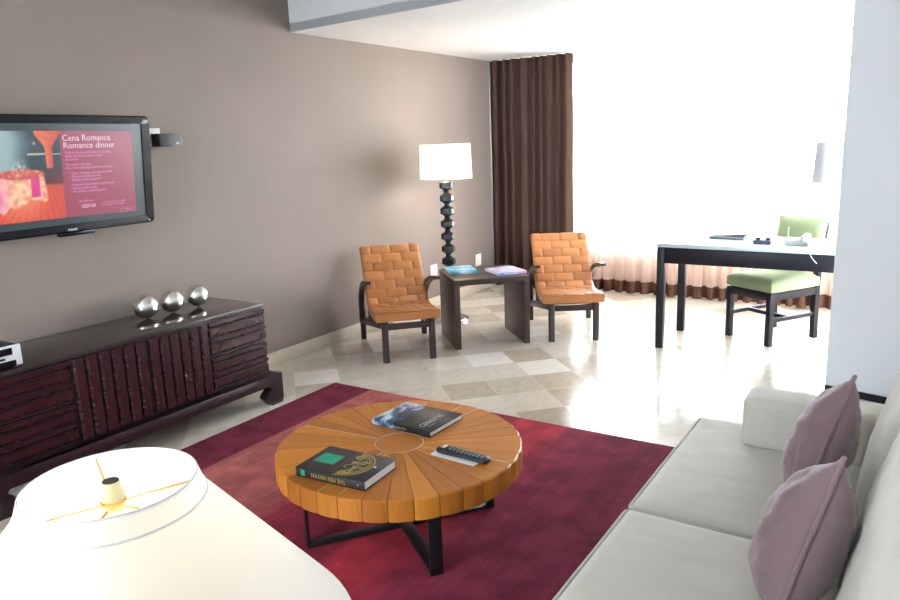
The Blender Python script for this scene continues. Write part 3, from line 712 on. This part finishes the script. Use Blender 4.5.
def armchair(label, loc, rz):
    t = thing('woven_armchair', label, 'armchair', loc, rz, 'tan woven leather armchairs')
    obj('seat', weave(0, 6), 'leather', t, smooth=50, recalc=False)
    obj('backrest', weave(6, NR), 'leather', t, smooth=50, recalc=False)
    for s in (-1, 1):
        bm = new(); tube(bm, [(s*.175, .0, 0), (s*.175, .0, .300)], .026, 14); obj('front_leg', bm, 'chair_wood', t)
        # bent rear post running up into the arm
        bm = new()
        bar(bm, (s*.255, .734, 0), (s*.255, .734, .26), .042, .05, up=(0, 1, 0), bevel=.008); obj('rear_leg', bm, 'chair_wood', t)
        bm = new(); pts = S((s*.262, .735, .16), (s*.262, .715, .30), (s*.262, .66, .40), (s*.262, .55, .475), (s*.262, .40, .53), (s*.262, .26, .56), (s*.262, .150, .576))
        W_ = .020; rings = []
        for i, p in enumerate(pts):
            d = (pts[min(i+1, len(pts)-1)]-pts[max(i-1, 0)]).normalized(); u = Vector((1, 0, 0)).cross(d)
            hh = .028-.016*i/(len(pts)-1)
            rings.append([bm.verts.new(p+Vector((W_*a, 0, 0))+u*hh*b_) for a, b_ in ((-1, -1), (1, -1), (1, 1), (-1, 1))])
        for A, B in zip(rings, rings[1:]):
            for k in range(4): bm.faces.new((A[k], A[(k+1) % 4], B[(k+1) % 4], B[k]))
        bm.faces.new(rings[0]); bm.faces.new(rings[-1][::-1]); obj('armrest', bm, 'chair_wood', t, smooth=30)
        bm = new(); bar(bm, (s*.175, -.01, .280), (s*.252, .735, .155), .042, .05, bevel=.008); obj('side_rail', bm, 'chair_wood', t)
        bm = new(); lathe(bm, [(.009, 0), (.009, .036)], 10, (s*.15, .045, .275)); obj('seat_pin', bm, 'chrome', t)
    bm = new(); bar(bm, (-.175, .02, .262), (.175, .02, .262), .035, .045, bevel=.006); obj('cross_rail', bm, 'chair_wood', t)
    bm = new(); bar(bm, (-.25, .70, .163), (.25, .70, .163), .035, .045, bevel=.006); obj('rear_rail', bm, 'chair_wood', t)
    for s in (-1, 1):
        bm = new(); bar(bm, (s*.20, .685, .19), (s*.20, .60, .47), .03, .03, bevel=.004); obj('back_support', bm, 'chair_wood', t)
    return t
ac = armchair('tan woven leather armchair with dark arms, left of the side table', (4.185, 3.112, 0), -.766)
dup(ac, (5.204, 2.248, 0), -.992, 'tan woven leather armchair with dark arms, between side table and window')

# ================================================================== SIDE TABLE between the armchairs
st = thing('side_table', 'dark wood waterfall side table between the two woven armchairs', 'table', (4.566+.2*.99, 2.936+.2*.0, 0), rad(-44.6))
st.location = Vector((4.562, 2.945, 0)); SWD, SDP, SH, ST = .60, .545, .545, .045
bm = new(); box(bm, (SWD/2, SDP/2, SH-ST/2), (SWD, SDP, ST), bevel=.003); obj('top', bm, 'dark_wood', st)
for x in (ST/2, SWD-ST/2):
    bm = new(); box(bm, (x, SDP/2, (SH-ST)/2), (ST, SDP, SH-ST), bevel=.003); obj('side_panel', bm, 'dark_wood', st)
def mag_mat(name, stops, rot):
    m = mat(name, (1, 1, 1, 1), .35, var=0); n = m.node_tree; b = n.nodes['Principled BSDF']; L = n.links.new
    t = n.nodes.new('ShaderNodeTexCoord'); mp = n.nodes.new('ShaderNodeMapping'); mp.inputs['Rotation'].default_value = (0, 0, rot); mp.inputs['Scale'].default_value = (3, 9, 1)
    nz = n.nodes.new('ShaderNodeTexNoise'); nz.inputs['Scale'].default_value = 1.6; nz.inputs['Detail'].default_value = 4; L(t.outputs['Object'], mp.inputs[0]); L(mp.outputs[0], nz.inputs['Vector'])
    cr = n.nodes.new('ShaderNodeValToRGB'); E = cr.color_ramp.elements; E[0].position = stops[0][0]; E[0].color = stops[0][1]; E[1].position = stops[-1][0]; E[1].color = stops[-1][1]
    for p, c in stops[1:-1]: q = E.new(p); q.color = c
    L(nz.outputs['Fac'], cr.inputs[0]); L(cr.outputs[0], b.inputs['Base Color']); return m
book('magazine', 'blue and white magazine on the left of the dark side table', (4.945, 3.125, SH+.0006), rad(-46), .225, .29, .020, mag_mat('blue_magazine', [(.35, (.03, .22, .38, 1)), (.5, (.10, .42, .60, 1)), (.62, (.75, .85, .9, 1))], .1), 'magazines on the side table', True)
book('magazine', 'lilac and white magazine on the right of the dark side table', (5.045, 2.765, SH+.0006), rad(-36), .245, .27, .020, mag_mat('lilac_magazine', [(.34, (.16, .28, .62, 1)), (.46, (.62, .68, .88, 1)), (.55, (.52, .30, .55, 1)), (.66, (.85, .85, .92, 1))], .6), 'magazines on the side table', True)

# ================================================================== BEADED FLOOR LAMP
fl = thing('floor_lamp', 'floor lamp of stacked black beads with white drum shade, behind side table', 'lamp', (5.385, 3.522, 0))
bm = new(); lathe(bm, [(.165, 0), (.165, .018), (.158, .024), (.03, .03)], 48); obj('base', bm, 'chrome', fl)
z0, dz = .03, .1115
for k in range(11):
    z = z0+k*dz; bm = new()
    lathe(bm, [(.024, z), (.027, z+.016), (.058, z+.036), (.063, z+.040), (.063, z+.082), (.060, z+.086), (.036, z+.098), (.024, z+dz)], 10); obj('bead', bm, 'lamp_black', fl, smooth=20)
ztop = z0+11*dz
bm = new(); lathe(bm, [(.012, ztop), (.012, ztop+.09)], 16); obj('stem', bm, 'brass', fl)
def drum(z0, z1, rb, rt_, th=.003, n=48):
    bm = new(); lathe(bm, [(rb, z0), (rt_, z1), (rt_-th, z1), (rb-th, z0), (rb, z0)], n, cap=False); bmesh.ops.remove_doubles(bm, verts=bm.verts, dist=1e-5); return bm
obj('lampshade', drum(1.262, 1.558, .229, .219), 'shade', fl, smooth=40)
bm = new(); sphere(bm, (0, 0, ztop+.115), .035, u=16, v=10); obj('bulb', bm, 'bulb', fl)
bm = new()
for k in range(3): a = 2*pi*k/3+.3; tube(bm, [(0, 0, 1.535), (.219*cos(a), .219*sin(a), 1.535)], .003, 6)
tube(bm, [(.011, 0, ztop+.06), (.05, 0, ztop+.11), (.05, 0, ztop+.18), (.0, 0, 1.535)], .0025, 6); obj('shade_spider', bm, 'brass', fl)
def lamp_light(parent, loc, e, r=.04, col=(1, .80, .55)):
    l = bpy.data.lights.new('lamp_light', 'POINT'); l.energy = e; l.shadow_soft_size = r; l.color = col
    o = bpy.data.objects.new('lamp_light', l); C.objects.link(o); o.parent = parent; o.location = loc
lamp_light(fl, (0, 0, ztop+.115), 11)

# ================================================================== DESK AND WHAT STANDS ON IT
DX, DY, DW, DD, DH = 5.28, 1.625, 1.45, .62, .795
dk = thing('desk', 'long black writing desk with pale glass top in front of the window', 'desk', (DX+DD/2, DY-DW/2, 0))
bm = new(); box(bm, (0, 0, DH-.014), (DD+.006, DW+.006, .028), bevel=.002); obj('glass_top', bm, 'desk_glass', dk)
bm = new()
for x in (-DD/2+.02, DD/2-.02): box(bm, (x, 0, DH-.088), (.035, DW-.1, .115), bevel=.003)
for y in (-DW/2+.02, DW/2-.02): box(bm, (0, y, DH-.088), (DD-.1, .035, .115), bevel=.003)
box(bm, (0, 0, DH-.036), (DD-.01, DW-.01, .014)); obj('apron', bm, 'desk_wood', dk)
for x in (-1, 1):
    for y in (-1, 1):
        bm = new(); box(bm, (x*(DD/2-.028), y*(DW/2-.028), (DH-.030)/2), (.055, .055, DH-.030), bevel=.003); obj('leg', bm, 'desk_wood', dk)
fo = thing('desk_folder', 'dark blue leather folder lying open on the left of the desk', 'folder', (5.80, 1.22, DH+.0005), rad(-4))
bm = new(); box(bm, (0, 0, .004), (.30, .26, .008), bevel=.002); obj('cover', bm, 'navy', fo)
bm = new(); box(bm, (0, .0, .010), (.28, .235, .004)); obj('pages', bm, 'paper', fo)
bm = new(); bar(bm, (0, -.13, .008), (0, -.165, .050), .30, .004, up=(0, 1, 1)); obj('flap', bm, 'desk_glass', fo)
bm = new(); bar(bm, (0, .12, .016), (0, -.13, .034), .29, .006, bevel=.002); obj('front_cover', bm, 'navy', fo)
tr_ = thing('desk_tray', 'small black tray holding two cups in the middle of the desk', 'tray', (5.48, .938, DH+.0005))
bm = new(); box(bm, (0, 0, .015), (.09, .115, .03), bevel=.004); obj('tray_body', bm, 'navy', tr_)
for y in (-.035, .032):
    bm = new(); lathe(bm, [(.014, .03), (.018, .033), (.018, .042), (.015, .046)], 16, (0, y, 0)); obj('cup', bm, 'plastic_black', tr_)
M['phone'] = mat('phone_plastic', (.46, .46, .44, 1), .45, var=.03)
ph = thing('desk_telephone', 'white telephone with handset and antenna on the desk by the lamp', 'telephone', (5.50, .718, DH+.0005))
bm = new(); vs = box(bm, (0, .0, .021), (.13, .15, .042), bevel=.006); obj('base', bm, 'phone', ph)
bm = new(); box(bm, (-.01, -.055, .058), (.16, .046, .032), bevel=.012); box(bm, (-.075, -.055, .052), (.04, .052, .05), bevel=.012); obj('handset', bm, 'phone', ph)
bm = new()
for r_ in range(3):
    for c_ in range(3): box(bm, (-.04+r_*.025, -.012+c_*.018, .0425), (.014, .012, .004), bevel=.001)
obj('keypad', bm, 'btn', ph)
bm = new(); tube(bm, [(.045, .068, .04), (.045, .068, .115)], .0035, 8); obj('antenna', bm, 'phone', ph)
bm = new(); tube(bm, S((-.06, -.09, .015), (-.15, -.095, .006), (-.20, -.098, .0035), (-.228, -.10, .003), (-.240, -.105, -.012), (-.242, -.125, -.050), (-.241, -.155, -.085)), .0028, 8); obj('cord', bm, 'phone', ph)
bx = thing('notepad_box', 'white stationery box beside the foot of the desk lamp', 'box', (5.415, .575, DH+.0005))
bm = new(); box(bm, (0, 0, .014), (.10, .085, .028), bevel=.003); obj('box_body', bm, 'phone', bx)
bm = new(); box(bm, (0, 0, .031), (.104, .089, .008), bevel=.002); obj('lid', bm, 'paper', bx)
dl = thing('desk_lamp', 'slim silver desk lamp with pale conical shade at the right of desk', 'lamp', (5.60, .532, DH+.0005))
bm = new(); lathe(bm, [(.075, 0), (.075, .014), (.068, .02), (.014, .026)], 32, (0, -.02, 0)); obj('base', bm, 'chrome', dl)
bm = new(); tube(bm, [(0, -.01, .02), (0, .02, .45)], .011, 14); obj('pole', bm, 'chrome', dl)
M['desk_shade'] = cloth_mat('pale_lampshade', (.55, .555, .57, 1), 0, .15)
o = obj('lampshade', drum(.42, .69, .115, .098), 'desk_shade', dl, smooth=40); o.location = (0, .02, 0)
bm = new(); sphere(bm, (0, .02, .53), .03, u=14, v=8); obj('bulb', bm, 'plastic_white', dl)
bm = new(); tube(bm, [(0, .02, .44), (0, .02, .67)], .003, 6)
for k in range(3): a = 2*pi*k/3; tube(bm, [(0, .02, .665), (.096*cos(a), .02+.096*sin(a), .665)], .0025, 6)
obj('shade_spider', bm, 'chrome', dl)

# desk chair (local: x right seen from the front, y backwards)
fl_, fr_ = Vector((5.879, 1.221, 0)), Vector((5.675, .893, 0)); rl_, rr_ = Vector((6.315, .942, 0)), Vector((6.105, .655, 0))
cx = (fl_+fr_)/2; wdir = (fl_-fr_).normalized()
dcz = math.atan2(wdir.y, wdir.x)
ch = thing('desk_chair', 'green upholstered dark framed chair behind the black desk', 'chair', cx, dcz+pi)
# after the half turn local +x points to fr_, local +y points backwards (towards the window)
HWc = .19; DPc = .475
for s in (-1, 1):
    bm = new(); bar(bm, (s*HWc, 0, 0), (s*HWc, 0, .40), .042, .042, up=(0, 1, 0), bevel=.003); obj('leg', bm, 'desk_wood', ch)
    bm = new()
    pts = [(s*HWc, DPc+.01, 0), (s*HWc, DPc, .28), (s*HWc, DPc, .45), (s*HWc, DPc+.02, .62), (s*HWc, DPc+.06, .89)]
    rings = []
    for i, p in enumerate(pts): rings.append([bm.verts.new(Vector(p)+Vector((a*.02, b_*.021, 0))) for a, b_ in ((-1, -1), (1, -1), (1, 1), (-1, 1))])
    for A, B in zip(rings, rings[1:]):
        for k in range(4): bm.faces.new((A[k], A[(k+1) % 4], B[(k+1) % 4], B[k]))
    bm.faces.new(rings[0]); bm.faces.new(rings[-1][::-1]); obj('rear_leg', bm, 'desk_wood', ch, smooth=20)
    bm = new(); bar(bm, (s*HWc, 0, .372), (s*HWc, DPc, .372), .036, .055); obj('seat_rail', bm, 'desk_wood', ch)
    bm = new(); bar(bm, (s*HWc, .01, .19), (s*HWc, DPc+.005, .19), .022, .03); obj('stretcher', bm, 'desk_wood', ch)
bm = new(); bar(bm, (-HWc, 0, .372), (HWc, 0, .372), .036, .055); obj('seat_rail', bm, 'desk_wood', ch)
bm = new(); bar(bm, (-HWc, DPc*.42, .19), (HWc, DPc*.42, .19), .022, .03); obj('stretcher', bm, 'desk_wood', ch)
def cushion(bm, c, s, crown, bev=.02, n=10, R=None, front=None):
    """box with rounded edges whose top swells; local z up"""
    vs = []
    for sz in (1, -1):
        g = {}
        for i in range(n+1):
            for j in range(n+1):
                u, v = -1+2*i/n, -1+2*j/n
                u2 = u*(1-.0); k = (1-abs(u)**4)*(1-abs(v)**4)
                e_ = max(abs(u), abs(v)); dr = (1-math.sqrt(max(0, 1-max(0, (e_-.86)/.14)**2)))*bev
                z = sz*(s[2]/2-dr)+(crown if sz > 0 else crown*.1)*k*(1 if sz > 0 else -1)
                g[i, j] = bm.verts.new((u*s[0]/2, v*s[1]/2, z))
        for i in range(n):
            for j in range(n):
                q = (g[i, j], g[i+1, j], g[i+1, j+1], g[i, j+1]); bm.faces.new(q if sz > 0 else q[::-1])
        vs.append(g)
    T, B = vs
    per = [(i, 0) for i in range(n)]+[(n, j) for j in range(n)]+[(i, n) for i in range(n, 0, -1)]+[(0, j) for j in range(n, 0, -1)]
    for a, b_ in zip(per, per[1:]+per[:1]): bm.faces.new((T[b_], T[a], B[a], B[b_]))
    allv = [v for g in vs for v in g.values()]
    if R: bmesh.ops.rotate(bm, cent=(0, 0, 0), matrix=R, verts=allv)
    bmesh.ops.translate(bm, vec=c, verts=allv)
bm = new(); cushion(bm, (0, DPc/2-.01, .445), (2*HWc+.05, DPc+.03, .095), .022, .015, n=16); obj('seat', bm, 'green', ch, smooth=60)
bm = new(); cushion(bm, (0, DPc+.012, .715), (2*HWc+.045, .40, .055), .012, .02, R=Matrix.Rotation(rad(90-10), 3, 'X')); obj('backrest', bm, 'green', ch, smooth=60)

# ================================================================== SOFA
so = thing('sofa', 'oatmeal fabric sofa with piped seat cushions at the right', 'sofa', (1.95, .2, 0))
SX = lambda x: x-1.95
SY = lambda y: y-.2
X0, X1 = 1.02, 2.90
bm = new(); box(bm, (SX((X0+X1)/2), SY(.20), .165), (X1-X0-.03, .84, .19), bevel=.015); obj('base', bm, 'sofa', so)
for x in (X0+.1, X1-.1):
    for y in (.55, -.12): bm = new(); box(bm, (SX(x), SY(y), .035), (.06, .06, .07), bevel=.004); obj('leg', bm, 'dark_wood', so)
def seat_cushion(x0, x1, y0, y1, z0, z1, notch=None, seed=0):
    """plan outline (optional notch for the arm) grown to a padded cushion"""
    if notch: P = [(x0, y0), (notch[0], y0), (notch[0], notch[1]), (x1, notch[1]), (x1, y1), (x0, y1)]
    else: P = [(x0, y0), (x1, y0), (x1, y1), (x0, y1)]
    def inside(x, y): return not (notch and x > notch[0] and y < notch[1])
    def dist(x, y):
        d = 9
        for (ax, ay), (bx_, by_) in zip(P, P[1:]+P[:1]):
            vx, vy = bx_-ax, by_-ay; t = max(0, min(1, ((x-ax)*vx+(y-ay)*vy)/(vx*vx+vy*vy))); d = min(d, math.hypot(x-ax-vx*t, y-ay-vy*t))
        return d
    bm = new(); st = .02
    nx = [x0+(x1-x0)*i/round((x1-x0)/st) for i in range(round((x1-x0)/st)+1)]; ny = [y0+(y1-y0)*i/round((y1-y0)/st) for i in range(round((y1-y0)/st)+1)]
    if notch:
        nx = sorted(set([v for v in nx if abs(v-notch[0]) > .006]+[notch[0]])); ny = sorted(set([v for v in ny if abs(v-notch[1]) > .006]+[notch[1]]))
    zc = (z0+z1)/2; hz = (z1-z0)/2; G = {}
    for sz in (1, -1):
        for i, x in enumerate(nx):
            for j, y in enumerate(ny):
                if not inside(x-1e-6, y+1e-6) and not (notch and (abs(x-notch[0]) < 1e-6 or abs(y-notch[1]) < 1e-6)): continue
                d = dist(x, y); r = .035; e_ = math.sqrt(max(0, 1-(1-min(d, r)/r)**2)); crown = .022*(1-math.exp(-d/.12)) if sz > 0 else 0
                w = .0035*mnoise.noise((x*9+seed, y*3.5, .3))+.0022*mnoise.noise((x*22, y*7, seed)) if sz > 0 else 0
                G[i, j, sz] = bm.verts.new((SX(x), SY(y), zc+sz*(hz-r*.35+r*.35*e_)+crown+w*min(1, d/.05)))
    E_ = {}
    for i in range(len(nx)-1):
        for j in range(len(ny)-1):
            if not inside((nx[i]+nx[i+1])/2, (ny[j]+ny[j+1])/2): continue
            for sz in (1, -1):
                q = [G.get((a, b_, sz)) for a, b_ in ((i, j), (i+1, j), (i+1, j+1), (i, j+1))]
                bm.faces.new(q if sz > 0 else q[::-1])
            for a, b_ in (((i, j), (i+1, j)), ((i+1, j), (i+1, j+1)), ((i+1, j+1), (i, j+1)), ((i, j+1), (i, j))):
                k = frozenset((a, b_)); E_[k] = None if k in E_ else (a, b_)
    for k in E_.values():
        if k: bm.faces.new((G[k[1]+(1,)], G[k[0]+(1,)], G[k[0]+(-1,)], G[k[1]+(-1,)]))
    loose = [v for v in bm.verts if not v.link_faces]
    bmesh.ops.delete(bm, geom=loose, context='VERTS')
    c = obj('seat_cushion', bm, 'sofa', so, smooth=60)
    for z in (z1-.010, z0+.010):
        bm = new(); pts = []; Pn = P[::1]; n = len(Pn)
        for k in range(n):
            a, b_ = Vector(Pn[k]), Vector(Pn[(k+1) % n]); p_ = Vector(Pn[k-1]); din = (a-p_).normalized(); dout = (b_-a).normalized(); rr = .025
            A, B = a-din*rr, a+dout*rr
            for t in (0, .25, .5, .75, 1): pts.append(A.lerp(a, t).lerp(a.lerp(B, t), t))
            L_ = (b_-a).length; m_ = int(L_/.05)
            for t in range(1, m_): pts.append(B.lerp(b_-dout*rr, t/m_))
        tube(bm, [(SX(p.x), SY(p.y), z+.002*mnoise.noise((p.x*6, p.y*6, seed))) for p in pts], .0062, 8, closed=True); obj('piping', bm, 'piping', c)
    return c
seat_cushion(2.055, 2.915, .02, .703, .262, .435, notch=(2.712, .475), seed=1)
seat_cushion(1.19, 2.045, .02, .703, .262, .435, seed=7)
# arms
for x0, x1 in ((2.715, 2.885), (1.02, 1.185)):
    bm = new(); box(bm, (SX((x0+x1)/2), SY(.115), .342), (x1-x0, .78, .545), bevel=.03, seg=5)
    obj('arm', bm, 'sofa', so, smooth=50)
bm = new(); box(bm, (SX((X0+X1)/2), SY(-.19), .45), (X1-X0-.01, .15, .74), bevel=.04, seg=4); obj('back_frame', bm, 'sofa', so, smooth=50)
def back_cushion(x0, x1, seed):
    bm = new(); w = x1-x0; h = .46; th = .17; n = 26
    gs = []
    for sz in (1, -1):
        g = {}
        for i in range(n+1):
            for j in range(n+1):
                u, v = -1+2*i/n, -1+2*j/n
                k = max(0, (1-abs(u)**5)*(1-abs(v)**5)); k = k**.45
                wr = .007*mnoise.noise((u*3.2+seed, v*7+u*2.5, 1))*k+.004*mnoise.noise((u*8, v*15+u*6, seed))*k
                g[i, j] = bm.verts.new((u*w/2, sz*(th/2*(.42+.58*k))+wr*sz, v*h/2))
        for i in range(n):
            for j in range(n):
                q = (g[i, j], g[i+1, j], g[i+1, j+1], g[i, j+1]); bm.faces.new(q)
        gs.append(g)
    per = [(i, 0) for i in range(n)]+[(n, j) for j in range(n)]+[(i, n) for i in range(n, 0, -1)]+[(0, j) for j in range(n, 0, -1)]
    for a, b_ in zip(per, per[1:]+per[:1]): bm.faces.new((gs[0][a], gs[0][b_], gs[1][b_], gs[1][a]))
    bmesh.ops.rotate(bm, cent=(0, 0, 0), matrix=Matrix.Rotation(rad(14), 3, 'X'), verts=bm.verts)
    bmesh.ops.translate(bm, vec=(SX((x0+x1)/2), SY(-.02), .66), verts=bm.verts)
    c = obj('back_cushion', bm, 'sofa', so, smooth=80)
    return c
back_cushion(2.045, 2.71, 2); back_cushion(1.19, 2.035, 9)

# ================================================================== MAUVE CUSHIONS
def pillow(name, label, loc, rot, w, h, th, seed):
    n = 28; bm = new(); gs = []
    def outline(u, v):
        pin = .045
        return u*(1-pin*(1-v*v)*abs(u)**2)*w/2, v*(1-pin*(1-u*u)*abs(v)**2)*h/2
    for sy_ in (1, -1):
        g = {}
        for i in range(n+1):
            for j in range(n+1):
                u, v = -1+2*i/n, -1+2*j/n
                u, v = math.copysign(abs(u)**.85, u), math.copysign(abs(v)**.85, v)
                x, z = outline(u, v); k = max(0, (1-u*u)*(1-v*v))**.55
                edge = 1-max(abs(u), abs(v)); wr = (.010*mnoise.noise((u*2.5+seed, v*4.5, sy_*2))+.006*mnoise.noise((u*7, v*9+seed, 4)))*min(1, k*2)
                g[i, j] = bm.verts.new((x, sy_*(th/2*k+(wr if k > 0 else 0)), z))
        for i in range(n):
            for j in range(n): bm.faces.new((g[i, j], g[i+1, j], g[i+1, j+1], g[i, j+1]))
        gs.append(g)
    per = [(i, 0) for i in range(n)]+[(n, j) for j in range(n)]+[(i, n) for i in range(n, 0, -1)]+[(0, j) for j in range(n, 0, -1)]
    bmesh.ops.remove_doubles(bm, verts=bm.verts, dist=1e-5)
    t = thing(name, label, 'cushion', loc, 0, 'mauve cushions on the sofa'); t.rotation_euler = rot
    obj('cushion_cover', bm, 'pillow', t, smooth=80)
    bm = new(); pts = []
    for i, j in per:
        u, v = -1+2*i/n, -1+2*j/n; u, v = math.copysign(abs(u)**.85, u), math.copysign(abs(v)**.85, v); x, z = outline(u, v); pts.append((x*1.012, .0015*mnoise.noise((x*20, z*20, seed)), z*1.012))
    tube(bm, pts, .0055, 8, closed=True, up=(0, 1, 0)); obj('piping', bm, 'pillow', t)
    return t
pillow('cushion', 'mauve velvet cushion farther along the sofa, next to the far arm', (2.275, .198, .662), (rad(20), rad(29), rad(12)), .36, .36, .17, 3)
pillow('cushion', 'mauve velvet cushion nearest the camera, overlapping the other one', (1.73, .176, .640), (rad(20), rad(29), rad(12)), .365, .365, .19, 8)

# ================================================================== CONE SHADE LAMP in the foreground
k_ = .734
ll = thing('cone_lamp', 'lit lamp with large white cone shade in the near left corner', 'lamp', (.555, .970, 0))
zr = 1.57-.64*k_; zb_ = 1.57-.683*k_; zl = 1.57-1.04*k_; rt2, rb2, rl2 = .166*k_, .180*k_, .468*k_
bm = new(); lathe(bm, [(rl2, zl), (rb2, zb_), (rt2, zr), (rt2-.003, zr), (rb2-.003, zb_-.001), (rl2-.003, zl), (rl2, zl)], 72, cap=False); bmesh.ops.remove_doubles(bm, verts=bm.verts, dist=1e-5)
obj('lampshade', bm, 'shade', ll, smooth=20)
bm = new()
for r, z in ((rt2-.0015, zr), (rb2+.0003, zb_)): tube(bm, [(r*cos(2*pi*k/72), r*sin(2*pi*k/72), z) for k in range(72)], .0018, 8, closed=True)
obj('shade_trim', bm, 'shade_trim', ll)
zc_ = zr-.015
bm = new(); lathe(bm, [(.015, zc_-.015), (.0165, zc_-.012), (.0165, zc_-.002), (.0145, zc_+.002), (.0125, zc_+.016)], 24); lathe(bm, [(.006, zc_-.035), (.012, zc_-.03), (.012, zc_-.012)], 16); obj('finial', bm, 'ivory', ll)
bm = new(); lathe(bm, [(.0115, zc_+.0155), (.0115, zc_+.0172)], 24); obj('finial_cap', bm, 'dark_wood', ll)
bm = new(); lathe(bm, [(.018, zc_-.018), (.018, zc_-.013)], 24)
for a in (-52, 68, 188):
    a = rad(a); tube(bm, [(.016*cos(a), .016*sin(a), zc_-.016), ((rt2-.003)*cos(a), (rt2-.003)*sin(a), zr-.006)], .0016, 6)
tube(bm, S((0, 0, zc_-.02), (.05, 0, zc_-.06), (.06, 0, zc_-.13), (.012, 0, zc_-.23)), .0018, 6); tube(bm, S((0, 0, zc_-.02), (-.05, 0, zc_-.06), (-.06, 0, zc_-.13), (-.012, 0, zc_-.23)), .0018, 6)
obj('shade_spider', bm, 'brass', ll)
bm = new(); sphere(bm, (0, 0, zc_-.12), .033, (1, 1, 1.2), 20, 14); obj('bulb', bm, 'bulb', ll)
bm = new(); tube(bm, [(0, 0, .02), (0, 0, zc_-.16)], .014, 16); obj('pole', bm, 'brass', ll)
bm = new(); lathe(bm, [(.15, 0), (.15, .015), (.14, .022), (.02, .03)], 40); obj('base', bm, 'brass', ll)
lamp_light(ll, (0, 0, zc_-.12), 22, .035, (1, .90, .76))
